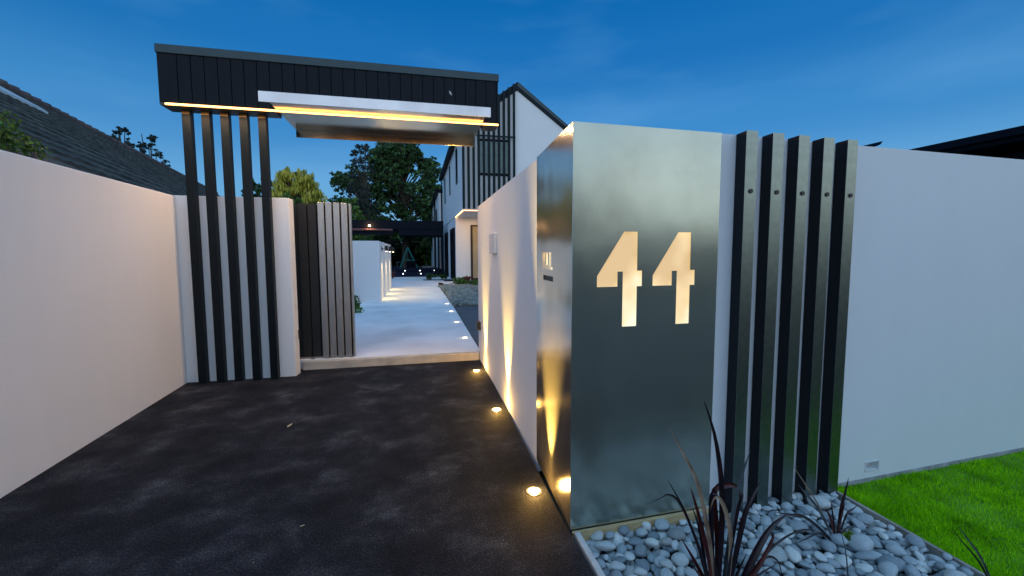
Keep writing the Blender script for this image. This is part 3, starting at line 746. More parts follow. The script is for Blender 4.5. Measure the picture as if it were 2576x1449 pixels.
for k in range(18):
    r = random.Random(k*3+1); a = r.uniform(-1.05, 1.05); L_ = r.uniform(.20, .42); dp = r.uniform(-.6, .5)
    p = lambda t, dr=0: (B[0]+math.sin(a)*L_*t*.62+dr, B[1]+dp*L_*t*.4, B[2]+L_*t*(1.08-.25*t*abs(a)))
    lf(fx, (B[0]+r.uniform(-.03, .03), B[1]+r.uniform(-.03, .03), B[2]), [p(.35), p(.7), p(1.0)], r.uniform(.014, .026), r.choice(['flax', 'flax', 'flax', 'flax_red']))
f2 = thing('flax_plant', (2.20, 1.765, -.08), 'smaller dark flax clump in the pebbles near the lawn edge', 'plant')
B2 = (2.198, 1.765, -.085)
S2 = 1.05
for tip, mid, w_, mt in (((2.262, 1.765, .290), (2.215, 1.765, .13), .024, 'flax'), ((1.925, 1.76, .295), (2.05, 1.76, .155), .015, 'flax_grey'), ((1.87, 1.76, .425), (2.03, 1.76, .21), .008, 'flax_pale'),
                         ((1.775, 1.75, .17), (1.96, 1.75, .12), .014, 'flax'), ((2.330, 1.76, .125), (2.255, 1.76, .09), .013, 'flax'), ((1.87, 1.72, .0), (2.04, 1.73, .03), .010, 'flax'),
                         ((2.12, 1.77, .14), (2.16, 1.77, .06), .016, 'flax_red'), ((2.165, 1.78, .18), (2.185, 1.78, .07), .012, 'flax'), ((2.23, 1.75, .17), (2.215, 1.76, .07), .014, 'flax_red'), ((2.30, 1.76, .02), (2.25, 1.76, .0), .010, 'flax')):
    m2 = tuple((a+b)/2+d for a, b, d in zip(B2, mid, (0, 0, .01)))
    lf(f2, B2, [m2, mid, tuple((a*.45+b*.55) for a, b in zip(mid, tip)), tip], w_*1.25, mt)
f3 = thing('flax_plant', (2.42, 1.20, -.08), 'flax clump at the lower right corner with thin grey leaves leaning over the lawn', 'plant')
B3 = (2.44, 1.19, -.09)
for tip, mid, w_, mt in (((2.105, 1.2, .405), (2.24, 1.2, .25), .013, 'flax_grey'), ((2.0, 1.22, .10), (2.2, 1.2, .05), .016, 'flax'), ((2.15, 1.25, .36), (2.28, 1.22, .2), .010, 'flax'), ((2.62, 1.2, .3), (2.52, 1.2, .15), .016, 'flax'), ((2.3, 1.0, .25), (2.36, 1.1, .1), .02, 'flax')):
    m2 = tuple((a+b)/2 for a, b in zip(B3, mid))
    lf(f3, B3, [m2, mid, tuple((a*.45+b*.55) for a, b in zip(mid, tip)), tip], w_*1.2, mt)
f4 = thing('dry_flax_leaf', (1.86, 1.28, -.04), 'single thin dark leaf rising from the pebbles in the foreground', 'leaf')
lf(f4, (1.72, 1.30, -.04), [(1.70, 1.3, .10), (1.675, 1.3, .28), (1.63, 1.3, .42)], .010, 'flax_grey')
lf(f4, (1.72, 1.30, -.04), [(1.74, 1.3, .02), (1.80, 1.3, .10), (1.86, 1.3, .13)], .010, 'flax')

def leafcards(mb, c, rad, n, size, r, flat=1.0, hang=0):
    for _ in range(n):
        v = Vector((r.gauss(0, 1), r.gauss(0, 1), r.gauss(0, 1))); v.normalize(); v *= rad*r.random()**.45; v.z *= flat
        p = Vector(c)+v; s_ = size*r.uniform(.6, 1.4)
        a = Vector((r.gauss(0, 1), r.gauss(0, 1), r.gauss(0, .6))).normalized(); b_ = a.orthogonal().normalized()
        b_ = (Matrix.Rotation(r.random()*6.28, 3, a) @ b_)
        if hang: a = Vector((r.gauss(0, .12), r.gauss(0, .12), -1)); b_ = Vector((r.gauss(0, 1), r.gauss(0, 1), 0)).normalized()
        q = a.cross(b_) if not hang else a*hang
        mb.add([p-b_*s_*.5, p+q*s_*.55, p+b_*s_*.5, p-q*s_*.45] if not hang else [p-b_*s_*.3, p+b_*s_*.3, p+b_*s_*.2+q*s_, p-b_*s_*.2+q*s_], [(0, 1, 2, 3)])
wd = MB(); leafcards(wd, (2.27, 1.755, -.04), .04, 70, .022, random.Random(5), .7)
tag(wd.build('weed', M['leaf_weed']), 'small bright green weed at the foot of the smaller flax', 'weed')
# fallen leaves
def dead_leaf(x, y, a, s_, label):
    mb = MB(); c_, n_ = math.cos(a), math.sin(a)
    P = [(-.5, 0, .002), (-.15, .16, .012), (.25, .10, .004), (.5, .02, .016), (.2, -.14, .008), (-.2, -.10, .002)]
    vs = [(x+(u*c_-v*n_)*s_, y+(u*n_+v*c_)*s_, z*s_*8+.004) for u, v, z in P]+[(x, y, .004+s_*.16)]
    mb.add(vs, [(0, 1, 6), (1, 2, 6), (2, 3, 6), (3, 4, 6), (4, 5, 6), (5, 0, 6)])
    tag(mb.build('fallen_leaf', M['dry_leaf']), label, 'leaf')
dead_leaf(-1.104, 3.98, 1.2, .075, 'curled dry leaf lying in the middle of the driveway')
dead_leaf(-.64, 2.452, .35, .028, 'tiny pale leaf on the asphalt near the bottom of the picture')
dead_leaf(-.80, 2.20, 2.2, .012, 'smallest pale speck of leaf on the asphalt at the very bottom')

# ------------------------------------------------------------------ inner garden wall with three spot lamps
w = MB().prism([(-6, 13.06), (-1.015, 13.06), (-.985, 18.6), (-1.2, 18.6), (-1.2, 13.3), (-6, 13.3)], 0, 1.895)
tag(w.build('garden_wall', M['render'], bevel=.015, seg=2), 'low white L-shaped garden wall beyond the gate with three lamps', 'wall')
lp_lbl = ['nearest black spot lamp on the side of the garden wall', 'middle black spot lamp on the side of the garden wall', 'farthest black spot lamp on the side of the garden wall']
for i, y in enumerate((13.85, 15.6, 17.5)):
    xw_ = -1.012+.0054*(y-13.06)
    t = thing('wall_spot_lamp', (xw_, y, 1.6), lp_lbl[i], 'wall lamp', 'spot lamps on the garden wall')
    box(xw_+.001, xw_+.02, y-.05, y+.05, 1.60, 1.74).build('wall_plate', M['black'], t)
    box(xw_+.02, xw_+.10, y-.012, y+.012, 1.66, 1.685).build('arm', M['black'], t)
    box(xw_+.10, xw_+.19, y-.045, y+.045, 1.60, 1.78).build('lamp_body', M['black'], t, bevel=.006)
    MB().tube([(xw_+.145, y, 1.599), (xw_+.145, y, 1.585)], .03, 10).build('lamp_lens', M['lens_far'], t)
    spot('beam', (xw_+.145, y, 1.575), (-.10, 0, -1), 85, 46, .9, (1.0, .68, .26), .02, t)
    spot('floor_beam', (xw_+.145, y, 1.575), (.55, 0, -1), 50, 115, 1.0, (1.0, .70, .28), .02, t)

# ------------------------------------------------------------------ main house
hs = thing('house', (2.0, 18.25, 0), 'white two-storey house with vertical dark battens and a steep gable roof', 'house')
HX0, HX1, HF, HB, HG = 2.0, 6.77, 18.25, 31.0, 21.74
RX, RZ = 4.385, 8.42; SL = .714
box(HX0+.02, HX1, HG, HB, .0, 3.36).build('ground_floor_wall', M['house'], hs)
up_ = MB().prism_y([(HX0, 3.40), (HX1, 3.40), (HX1, RZ-SL*(HX1-RX)), (RX, RZ), (HX0, RZ-SL*(RX-HX0))], HF, HB)
up_.build('upper_wall', M['house'], hs)
box(HX0+.002, HX1, HF+.002, HG+.1, 3.361, 3.399).build('porch_soffit', M['house'], hs)
rf = MB(); e0 = RZ-SL*(RX-HX0+.14); e1 = RZ-SL*(HX1+.3-RX)
for sgn, xe, ze in ((-1, HX0-.14, e0), (1, HX1+.3, e1)):
    rf.hexa([(RX, HF-.05, RZ+.02), (xe, HF-.05, ze+.02), (xe, HB+.1, ze+.02), (RX, HB+.1, RZ+.02)][::(1 if sgn < 0 else -1)],
            [(RX, HF-.05, RZ+.34), (xe, HF-.05, ze+.28), (xe, HB+.1, ze+.28), (RX, HB+.1, RZ+.34)][::(1 if sgn < 0 else -1)])
rf.build('roof', M['batten'], hs)
vb = MB()
vb.add([(RX, HF-.07, RZ+.16), (HX1+.3, HF-.07, e1+.16), (HX1+.3, HF-.07, e1+.30), (RX, HF-.07, RZ+.36), (RX, HF-.051, RZ+.16), (HX1+.3, HF-.051, e1+.16), (HX1+.3, HF-.051, e1+.30), (RX, HF-.051, RZ+.36)],
       [(0, 1, 2, 3), (0, 4, 5, 1), (3, 2, 6, 7)])
vb.build('verge_trim', M['flashing'], hs)
for k in range(11):
    x = 1.999+.2170*k; zt = RZ+.34-.73*(RX-x-.045)
    box(x, x+.092, HF-.15, HF-.072 if k > 9 else HF-.002, 3.42, zt).build('batten', M['batten'], hs)
box(2.60, 4.27, HF-.152, HF-.12, 6.41, 6.47).build('batten_rail', M['batten'], hs)
wn_ = box(2.667, 4.04, HF-.03, HF-.003, 4.82, 6.34).build('window', M['gutter'], hs)
sl = MB()
for k in range(38):
    z = 4.93+k*.0345; sl.box(2.70, 4.01, HF-.055, HF-.034, z, z+.020)
so = sl.build('louvre_shutter', M['shutter'], wn_)
# left side windows, doors
for (ya, yb) in ((20.15, 20.80), (24.28, 24.66), (28.20, 28.70)):
    wf = MB(); z0, z1 = 4.80, 6.38
    for (a, b_, c_, d) in ((ya, ya+.06, z0, z1), (yb-.06, yb, z0, z1), (ya+.06, yb-.06, z0, z0+.06), (ya+.06, yb-.06, z1-.06, z1)):
        wf.box(HX0-.035, HX0-.003, a, b_, c_, d)
    wo = wf.build('window', M['gutter'], hs)
    box(HX0-.015, HX0-.004, ya+.061, yb-.061, z0+.061, z1-.061).build('pane', M['glass'], wo)
for (ya, yb) in ((22.10, 24.35), (26.75, 28.9)):
    fr = MB(); z0, z1 = .14, 2.85
    for (a, b_, c_, d) in ((ya, ya+.10, z0, z1), (yb-.10, yb, z0, z1), (ya+.1, yb-.1, z1-.12, z1), ((ya+yb)/2-.06, (ya+yb)/2+.06, z0, z1-.12)):
        fr.box(HX0-.06, HX0+.018, a, b_, c_, d)
    do = fr.build('door', M['gutter'], hs)
    box(HX0-.008, HX0+.017, ya+.101, yb-.101, z0, z1-.121).build('pane', M['glass'], do)
    hg = MB()
    for zz in (.25, 1.0, 1.8, 2.6): hg.box(HX0-.15, HX0-.061, ya-.02, ya+.2, zz, zz+.16)
    hg.build('hinge', M['gutter'], do)
gt_ = MB().box(HX0-.26, HX0-.13, HF-.04, HB+.1, e0+.02, e0+.20); gt_.build('gutter', M['gutter'], hs)
MB().tube([(HX0-.10, 30.7, 6.9), (HX0-.10, 30.7, .1)], .05, 8).build('downpipe', M['gutter'], hs)
# porch glass door with curtain on the recessed front
dr = MB(); dx0, dx1, dz0, dz1 = 2.765, 3.75, .16, 2.97
for a, b_, c_, d in ((dx0, dx0+.10, dz0, dz1), (dx1-.1, dx1, dz0, dz1), (dx0+.1, dx1-.1, dz1-.07, dz1), (dx0+.1, dx1-.1, dz0, dz0+.12)):
    dr.box(a, b_, HG-.07, HG-.003, c_, d)
dd = dr.build('glass_door', M['dark_frame'], hs)
cu_ = MB(); n_ = 40; vs = []
for k in range(n_+1):
    x = dx0+.1+(dx1-dx0-.2)*k/n_; y = HG-.03+.014*math.sin(k*1.9)
    vs += [(x, y, dz0+.12), (x, y, dz1-.07)]
cu_.add(vs, [(2*k, 2*k+2, 2*k+3, 2*k+1) for k in range(n_)], True); cu_.build('curtain', M['curtain'], dd)
# porch LED strips along the soffit edge
box(HX0+.004, HX0+.05, HF+.05, HG-.02, 3.335, 3.359).build('led_strip', M['led_far'], hs)
box(HX0+.06, 3.6, HF+.004, HF+.05, 3.335, 3.359).build('led_strip', M['led_far'], hs)
ld = bpy.data.lights.new('porch_light', 'AREA'); ld.shape = 'RECTANGLE'; ld.size = 1.8; ld.size_y = 2.6; ld.energy = 34; ld.color = (1.0, .58, .25)
lo = bpy.data.objects.new('porch_light', ld); COL.objects.link(lo); lo.parent = hs; lo.location = Vector((3.0, 20.0, 3.32))-hs.location

# rear wing
rw_ = thing('rear_wing', (1.75, 31.3, 0), 'lower white rear wing seen beyond the downpipe of the house', 'building')
box(1.72, 6.5, 31.25, 47, 0, 5.85).build('wall', M['house'], rw_)
MB().hexa([(1.5, 31.2, 5.86), (6.6, 31.2, 5.86), (6.6, 47.1, 5.86), (1.5, 47.1, 5.86)], [(1.5, 31.2, 6.1), (6.6, 31.2, 6.5), (6.6, 47.1, 6.5), (1.5, 47.1, 6.1)]).build('roof', M['gutter'], rw_)
MB().tube([(1.66, 36, 5.85), (1.66, 36, .1)], .06, 8).build('downpipe', M['gutter'], rw_)
for y in (33.6, 40):
    box(1.69, 1.715, y, y+1.4, 3.0, 5.0).build('window', M['glass'], rw_)

tag(box(1.44, 1.96, 21.95, 22.95, .119, .135).build('doormat', M['mat']), 'dark doormat on the path outside the near house door', 'doormat')
tag(box(1.5, 1.94, 26.0, 26.8, .119, .135).build('doormat', M['mat']), 'dark doormat outside the far house door', 'doormat')

# ------------------------------------------------------------------ pergola, deck
pg = thing('pergola', (-1.0, 27.0, .1), 'black pergola across the end of the path with one lit lamp', 'pergola')
box(-4.6, 1.76, 27.0, 27.18, 3.05, 3.55).build('beam', M['pergola'], pg)
box(-4.6, 1.76, 30.4, 30.58, 3.05, 3.5).build('beam', M['pergola'], pg)
box(-.95, 1.75, 27.05, 30.4, 2.67, 3.048).build('side_beam', M['pergola'], pg)
rfp = MB()
for k in range(16): rfp.box(-4.5+.39*k, -4.4+.39*k, 27.181, 30.399, 3.3, 3.48)
rfp.build('rafter', M['pergola'], pg)
for x in (1.17, 1.39, 1.60):
    box(x, x+(.16 if x > 1.5 else .11), 27.2, 27.35, .3, 2.668).build('post', M['pergola'], pg)
box(-4.55, -4.4, 27.0, 27.15, .1, 3.049).build('post', M['pergola'], pg)
MB().tube([(-4.4, 26.93, 2.97), (-1.28, 26.93, 2.97)], .07, 10).build('rolled_awning', M['awning'], pg)
box(-4.4, -1.25, 26.99, 27.1, 2.68, 2.90).build('awning_box', M['pergola'], pg)
MB().tube([(-2.62, 26.95, 3.27), (-2.62, 26.95, 3.17)], [.05, .075], 10).build('lamp', M['bulb'], pg)
d = bpy.data.lights.new('pergola_lamp', 'POINT'); d.energy = 14; d.color = (1, .55, .25); d.shadow_soft_size = .06
o = bpy.data.objects.new('pergola_lamp', d); COL.objects.link(o); o.parent = pg; o.location = Vector((-2.62, 26.8, 3.2))-pg.location
dk = thing('deck', (0, 28, .1), 'low dark stepped deck under the pergola with tiny step lights', 'deck')
box(-4.6, 1.70, 27.4, 29.0, .09, .34).build('lower_step', M['deck'], dk)
box(-4.6, 1.70, 29.0, 32.5, .09, .50).build('upper_step', M['deck'], dk)
for (x, y, z) in ((-.75, 27.385, .29), (.34, 27.385, .285), (-.67, 28.985, .42), (.29, 28.985, .42), (1.24, 28.985, .42)):
    MB().tube([(x, y, z), (x, y+.012, z)], .035, 10).build('step_light', M['deck_led'], dk)

# things in the dark garden beyond
sw = thing('swing_frame', (-.6, 35, .1), 'teal A-shaped swing frame in the dark garden beyond the deck', 'swing')
s_ = MB()
for tx, ty in ((-1.30, 34.5), (.32, 34.5), (-1.30, 36.2), (.32, 36.2)):
    MB().tube([(-.56, (34.9+35.9)/2+(.35 if ty > 35 else -.35), 2.05), (tx, ty, .1)], .035, 6).build('leg', M['teal'], sw)
MB().tube([(-.56, 35.0, 2.06), (-.56, 35.8, 2.06)], .04, 6).build('top_bar', M['teal'], sw)
MB().tube([(-1.02, 34.62, 1.04), (-.06, 34.62, 1.04)], .03, 6).build('cross_bar', M['teal'], sw)
MB().tube([(-.6, 35.3, 2.0), (-.58, 35.3, .9)], .015, 5).build('rope', M['teal'], sw)
tb = thing('garden_table', (-1.0, 33, .5), 'small grey table standing on the dark deck before the swing', 'table')
box(-1.35, -.75, 32.6, 33.2, .90, .94).build('table_top', M['pave_dark'], tb)
for x in (-1.32, -.82):
    for y in (32.63, 33.1): box(x, x+.05, y, y+.05, .1, .899).build('leg', M['pave_dark'], tb)
tag(box(-.65, .05, 33.2, 34.2, .1, .98).build('planter_box', M['gutter'], bevel=.03), 'large black planter box in front of the swing frame', 'planter')
tag(box(.5, 1.6, 33.0, 33.2, .1, .60).build('bench', M['edge_grey'], bevel=.02), 'low pale bench beside the far end of the deck', 'bench')

# ------------------------------------------------------------------ stones by the path
def cobbles():
    r = random.Random(8); big = []
    bm_ = MB()
    base = []
    b2 = bmesh.new(); bmesh.ops.create_icosphere(b2, subdivisions=1, radius=1); bv = [v.co.copy() for v in b2.verts]; bf = [tuple(v.index for v in f_.verts) for f_ in b2.faces]; b2.free()
    for i in range(1500):
        y = 11.45+7.1*r.random()**1.1; x = 1.03+r.random()*2.4; s_ = r.uniform(.06, .14)
        q = Matrix.Rotation(r.random()*6.28, 3, 'Z') @ Matrix.Rotation(r.gauss(0, .5), 3, 'X')
        sc = (s_, s_*r.uniform(.6, .9), s_*r.uniform(.4, .7)); z = .10+r.random()*.07
        vs = [Vector((x, y, z))+q @ Vector((v.x*sc[0]*(1+.25*mnoise.noise(v*2+Vector((i, 0, 0)))), v.y*sc[1], v.z*sc[2])) for v in bv]
        bm_.add(vs, bf, True)
    tag(bm_.build('cobbles', M['stone_bed']), 'bed of loose grey cobbles beside the concrete path', 'cobbles', kind='stuff')
cobbles()
def shrub(name, c, rad, n, size, mat, label, flat=.8, stem=True, cat='shrub'):
    r = random.Random(hash(label) % 999 if False else int(abs(c[0]*131+c[1]*17)))
    t = thing(name, (c[0], c[1], .1), label, cat)
    mb = MB()
    for _ in range(7):
        v = Vector((r.gauss(0, .5), r.gauss(0, .5), r.gauss(0, .4)))*rad
        leafcards(mb, (c[0]+v.x, c[1]+v.y, c[2]+v.z*flat), rad*.6, n//7, size, r, flat)
    mb.build('foliage', M[mat], t)
    s2 = MB()
    for k in range(4): s2.tube([(c[0], c[1], .08), (c[0]+r.uniform(-.4, .4)*rad, c[1]+r.uniform(-.4, .4)*rad, c[2])], [.02*max(1, rad), .006], 5)
    s2.build('stem', M['trunk'], t)
shrub('shrub', (.80, 23.4, .32), .24, 500, .06, 'leaf_dark', 'small dark shrub left of the pair by the house corner')
shrub('shrub', (1.42, 23.5, .30), .20, 400, .06, 'leaf_dark', 'small dark shrub right of the pair by the house corner')
shrub('shrub', (1.95, 18.9, .27), .32, 700, .07, 'leaf_mid', 'low green shrub at the back edge of the cobbles')
shrub('shrub', (2.65, 18.4, .22), .45, 700, .07, 'leaf_mid', 'spreading green plant behind the cobbles next to the driveway wall', .3)
shrub('shrub', (2.28, 19.3, .40), .20, 160, .08, 'leaf_red', 'small red-leaved plant behind the green shrub')
shrub('shrub', (1.02, 18.3, .20), .12, 120, .06, 'leaf_red', 'tiny red-brown tuft at the corner of the cobbles')
shrub('shrub', (-1.85, 10.9, .25), .42, 1200, .06, 'leaf_mid', 'green plant peeping out behind the open gate', .6)
shrub('shrub', (-1.35, 24.5, .30), .25, 300, .05, 'leaf_red', 'thin grassy tuft on the left of the far path', 1.2)
tag(MB().tube([(1.9, 13.0, .24), (2.15, 13.5, .42)], .03, 6).build('stick', M['gutter']), 'dark stick lying across the cobbles', 'stick')

# ------------------------------------------------------------------ trees
def tree(name, label, base, trunk_h, clusters, nleaf, size, mat, tr=.25, limbs=True, hang=0, group=None, flat=.75):
    r = random.Random(int(abs(base[0]*97+base[1]*13+len(clusters))))
    t = thing(name, base, label, 'tree', group)
    tm = MB(); bx, by, bz = base; top = Vector((bx+r.uniform(-.3, .3), by, bz+trunk_h))
    tm.tube([base, (bx+.1, by, bz+trunk_h*.35), (bx-.08, by, bz+trunk_h*.7), top], [tr, tr*.8, tr*.5, tr*.15], 8)
    lm_ = MB(); cm = MB()
    for (cx, cy, cz, cr_) in clusters:
        c_ = Vector((cx, cy, cz))
        if limbs:
            zz = bz+min(trunk_h*.95, max(trunk_h*.25, (cz-bz)*.72)); s0 = Vector((bx, by, zz)); mid = (s0+c_)/2+Vector((0, 0, -.15*cr_))
            lm_.tube([s0, mid, c_], [tr*.28, tr*.16, .02], 5)
        for k in range(9):
            v = Vector((r.gauss(0, 1), r.gauss(0, 1), r.gauss(0, .8))).normalized()*cr_*r.uniform(.30, 1.35)
            leafcards(cm, c_+v, cr_*r.uniform(.30, .60), int(nleaf*2.8*cr_**.6/9), size, r, flat, hang)
            if limbs: lm_.tube([c_, c_+v], [.03, .01], 4, False)
    tm.build('trunk', M['trunk'], t)
    if limbs: lm_.build('limb', M['trunk'], t)
    cm.build('crown', M[mat], t)
    return t
def crown_fill(cx, cy, zlo, zhi, wfun, n, r, cr0):
    out = []
    for _ in range(n):
        z = zlo+(zhi-zlo)*r.random(); hw = wfun((z-zlo)/(zhi-zlo))
        out.append((cx+r.uniform(-hw, hw), cy+r.uniform(-hw, hw)*.7, z, cr0*r.uniform(.6, 1.15)))
    return out
r = random.Random(77)
extra = [(-3.4, 44, 9.6, .9), (-3.0, 44, 8.2, 1.0), (-4.0, 44, 7.2, 1.0), (-3.6, 44, 10.6, .7), (-2.6, 44, 11.3, .8), (-4.6, 44, 6.0, 1.0), (-3.9, 44, 4.8, 1.0), (1.6, 45, 8.2, .8), (2.0, 45, 6.6, .8)]
main = crown_fill(-1.0, 45, 2.6, 12.3, lambda t: 3.7*(1-abs(t-.35)**1.7*1.1), 105, r, .95)
main += extra+[(-2.6, 44.5, 12.0, .75), (-1.4, 45, 12.6, .7), (-.2, 45, 12.2, .7), (-3.3, 44.5, 11.0, .7), (1.0, 45, 10.9, .7), (1.9, 45, 9.8, .5)]
tree('tree', 'largest dark broadleaf tree towering behind the pergola', (-1.0, 45, 0), 11.5, main, 82, .24, 'leaf_dark', .38)
lft = crown_fill(-5.3, 43, 4.5, 8.8, lambda t: 2.2*(1-.5*t), 22, r, .7)+[(-6.6, 43, 8.6, .6), (-7.1, 43, 8.0, .5), (-5.6, 43, 9.2, .6), (-4.9, 43, 8.8, .6), (-6.9, 43, 8.9, .4)]
tree('tree', 'dark tree with a bough spreading to the left of the largest tree', (-4.6, 43, 0), 8.3, lft, 85, .22, 'leaf_dark', .26)
thin = crown_fill(-4.2, 38, 5.0, 10.6, lambda t: 1.15*(1-.45*t), 75, r, .24)
tree('tree', 'thin sparse tree with a pale trunk in front of the largest tree', (-3.85, 38, 0), 10.4, thin, 60, .12, 'leaf_sil', .09)
rgt = crown_fill(2.6, 50, 2.5, 9.8, lambda t: 2.3*(1-.55*t), 34, r, .75)
tree('tree', 'smaller leafy tree between the largest tree and the house', (2.2, 50, 0), 9, rgt, 110, .22, 'leaf_mid', .2)
wil = crown_fill(-9.3, 38, 4.6, 8.2, lambda t: 3.0*(1-.75*t), 130, r, .42)
tree('willow_tree', 'yellow-green weeping willow rising above the gate', (-9.2, 38, 0), 7.6, wil, 80, .085, 'leaf_willow', .22, True, 3.4)
bsh = crown_fill(-7.3, 36, 1.5, 6.9, lambda t: 3.4*(1-.35*t), 56, r, .8)
bsh = [b_ for b_ in bsh if b_[2] < 5.4+.5*(b_[0] > -6.2)]
tree('tree', 'bushy mid-green tree below the willow behind the gate', (-7.4, 36, 0), 5.2, bsh, 80, .20, 'leaf_mid', .2)
bsh = crown_fill(-4.7, 34, 1.5, 5.0, lambda t: 1.3*(1-.3*t), 20, r, .6)
tree('tree', 'narrow green tree rising beside the right edge of the gate', (-4.7, 34, 0), 4.2, bsh, 70, .18, 'leaf_mid', .14)
ll = crown_fill(-14.0, 45, 3.5, 8.6, lambda t: 1.6*(1-.3*t), 22, r, .6)
tree('tree', 'dark tree seen between the tall posts beside the fifth post', (-14.0, 45, 0), 8, ll, 75, .2, 'leaf_dark', .2)
ll = crown_fill(-15.6, 46, 5.5, 7.6, lambda t: .8, 8, r, .45)
tree('tree', 'small dark tree seen between the third and fourth tall posts', (-15.6, 46, 0), 7, ll, 70, .2, 'leaf_dark', .14)
def pine(x, y, z1, label, seed):
    r = random.Random(seed); cl_ = []
    for k in range(6):
        zz = z1-.25-k*.42; rr = .18+.14*k
        for j in range(2+k):
            a = r.random()*6.28; cl_.append((x+math.cos(a)*rr, y+math.sin(a)*rr, zz+r.uniform(-.1, .1), .17+.02*k))
    tree('pine_tree', label, (x, y, 0), z1, cl_, 110, .10, 'leaf_sil', .12, True, flat=.5)
pine(-14.2, 25.6, 7.9, 'left of two small pine tops showing over the neighbour roof', 1)
pine(-13.9, 27.3, 8.0, 'right of two small pine tops showing over the neighbour roof', 2)
# dense undergrowth beyond the deck
ug = MB(); r = random.Random(31)
for k in range(150):
    x = r.uniform(-13, 9); z = r.uniform(.3, 4.6)
    leafcards(ug, (x, r.uniform(52, 56), z), 1.3, 60, .5, r, .8)
tag(ug.build('woodland', M['leaf_black']), 'dark dense woodland closing the garden behind the pergola', 'woodland', kind='stuff')
ug = MB()
for k in range(26):
    x = r.uniform(.2, 2.6); z = r.uniform(.3, 4.2)
    leafcards(ug, (x, r.uniform(48.6, 50), z), .5, 40, .22, r, .8)
tag(ug.build('hedge_growth', M['leaf_mid']), 'patchy green growth in the dark near the rear wing', 'bush', kind='stuff')

# ------------------------------------------------------------------ neighbour house at left with tiled roof
nh = thing('neighbour_house', (-8.5, 15, 0), "neighbour's house with a long grey tiled roof behind the left side wall", 'house')
dv = Vector((-.168, 1, 0)).normalized(); pv = Vector((dv.y, -dv.x, 0))        # along the ridge, down the slope (in plan)
R0 = Vector((-7.10, 4.0, 0)); LEN = 24.6; RUN = 4.15; ZR, ZE = 5.02, 2.05
def RP(s, t, lift=0):                                                           # s along ridge, t 0 ridge .. 1 eave
    z = ZR+(ZE-ZR)*t
    return R0+dv*s+pv*(RUN*t)+Vector((0, 0, z+lift))
MB().add([RP(0, 0, -.05), RP(LEN, 0, -.05), RP(LEN+1.5, 1, -.05), RP(0, 1, -.05), R0-pv*RUN+Vector((0, 0, ZE)), R0-pv*RUN+dv*LEN+Vector((0, 0, ZE))],
         [(0, 3, 2, 1), (0, 1, 5, 4)]).build('roof_deck', M['tile'], nh)
NC = 17
for c_ in range(NC):
    t0, t1 = c_/NC, (c_+1.12)/NC; mb = MB(); vs = []; nseg = 200
    Lc = LEN+1.5*t1
    for k in range(nseg+1):
        s = Lc*k/nseg; wv = .020*(math.sin(k*math.pi*.5*1.0)**2)
        vs += [RP(s, t0, .002+wv), RP(s, t1, .050+wv), RP(s, t1, -.02)]
    fs = []
    for k in range(nseg): 
        a = 3*k; fs += [(a, a+1, a+4, a+3), (a+1, a+2, a+5, a+4)]
    mb.add(vs, fs); mb.build('tile_course', M['tile'], nh)
rc = MB()
for k in range(66):
    s = k*LEN/66; rc.tube([RP(s, 0, .01), RP(s+.36, 0, .035)], [.10, .12], 8)
rc.build('ridge_tile', M['tile_old'], nh)
a0, a1 = RP(5.2, .215, .10), RP(9.6, .30, .09)
mb = MB(); wv = pv*.19+Vector((0, 0, -.136))
P8 = [RP(3.4, .03, .11), RP(3.4, .27, .11), RP(6.9, .225, .10), RP(6.9, .20, .10)]
mb.add(P8+[p-Vector((0, 0, .05)) for p in P8], [(0, 1, 2, 3), (1, 5, 6, 2), (0, 3, 7, 4), (3, 2, 6, 7)])
mb.build('pale_roof_strip', M['strip_white'], nh)  # long pale strip tapering along the roof below the ridge
ww = MB(); q0, q1 = RP(.3, .93), RP(LEN, .93); q2 = R0-pv*RUN*.93+dv*LEN; q3 = R0-pv*RUN*.93+dv*.3
ww.prism([(q0.x, q0.y), (q1.x, q1.y), (q2.x, q2.y), (q3.x, q3.y)], 0, 2.3); ww.build('wall', M['house'], nh)
sh = thing('small_tree', (-3.0, 4.0, 0), 'small leafy tree showing over the left side wall in front of the tiled roof', 'tree')
mb = MB(); r = random.Random(4)
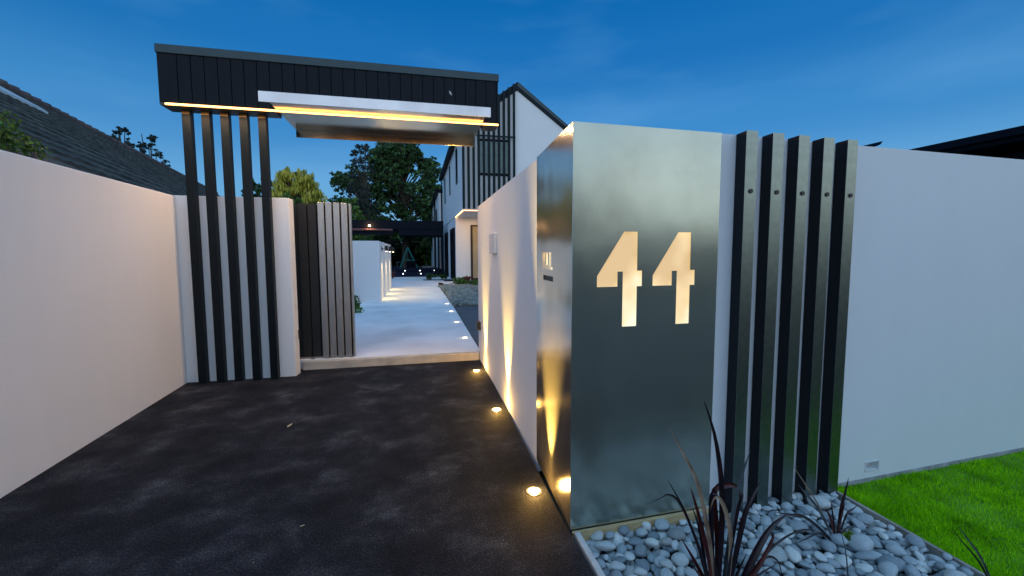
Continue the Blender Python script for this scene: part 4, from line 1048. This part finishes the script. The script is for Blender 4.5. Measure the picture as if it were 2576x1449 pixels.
for k in range(9): leafcards(mb, (-3.25+r.uniform(-.30, .20), 4.25+r.uniform(-.25, .35), 2.47+r.uniform(-.10, .14)), .13, 150, .028, r, .8)
mb.build('crown', M['leaf_mid'], sh); MB().tube([(-3.02, 4.35, 0), (-3.05, 4.38, 2.35)], [.03, .018], 6).build('trunk', M['trunk'], sh)

# ------------------------------------------------------------------ neighbour house at right
nr = thing('neighbour_house', (8.6, 8, 0), "neighbour's dark low roof rising above the street wall at the far right", 'house')
box(8.6, 14, .5, 16, 0, 2.95).build('wall', M['gutter'], nr)
MB().hexa([(8.10, .2, 3.02), (14.5, .2, 3.05), (14.5, 16.3, 3.05), (8.10, 16.3, 3.02)], [(8.10, .2, 3.10), (14.5, .2, 3.35), (14.5, 16.3, 3.35), (8.10, 16.3, 3.10)]).build('roof', M['gutter'], nr)
box(8.02, 8.12, .2, 16.3, 3.09, 3.20).build('gutter', M['gutter'], nr)
tp = MB()
tp.hexa([(6.95, 5.30, 3.13), (7.02, 5.30, 3.16), (7.02, 9.5, 3.10), (6.90, 9.5, 3.02)], [(6.99, 5.28, 3.195), (7.03, 5.28, 3.205), (7.02, 9.5, 3.20), (6.90, 9.5, 3.20)])
tag(tp.build('roof_gutter', M['gutter']), 'dark tip of a gutter poking up just right of the fifth bolted post', 'gutter')

# ------------------------------------------------------------------ street behind the camera (mirrored in the steel)
hb = MB(); r = random.Random(9)
for k in range(140):
    x = -26+k*.38; leafcards(hb, (x, -13+r.uniform(-.5, .5), r.uniform(.4, 2.6)), .75, 26, .5, r, 1.0)
for (x, h_) in ((-16, 6.5), (-9.5, 4.4), (-3.2, 5.0), (4.2, 3.6), (7.0, 4.3), (24, 4.2), (31, 5.2)):
    for k in range(16): leafcards(hb, (x+r.gauss(0, 1.1), -14+r.uniform(-1, 1), h_*(.45+.5*r.random())), 1.0, 40, .4, r, 1.0)
tag(hb.build('street_hedge', M['leaf_black']), 'dark hedge across the street behind the camera', 'hedge', kind='stuff')
tag(box(-60, 60, -14.5, -13.6, -.1, 2.5).build('hedge_core', M['leaf_black']), 'solid inner mass of the street hedge', 'hedge', kind='stuff')
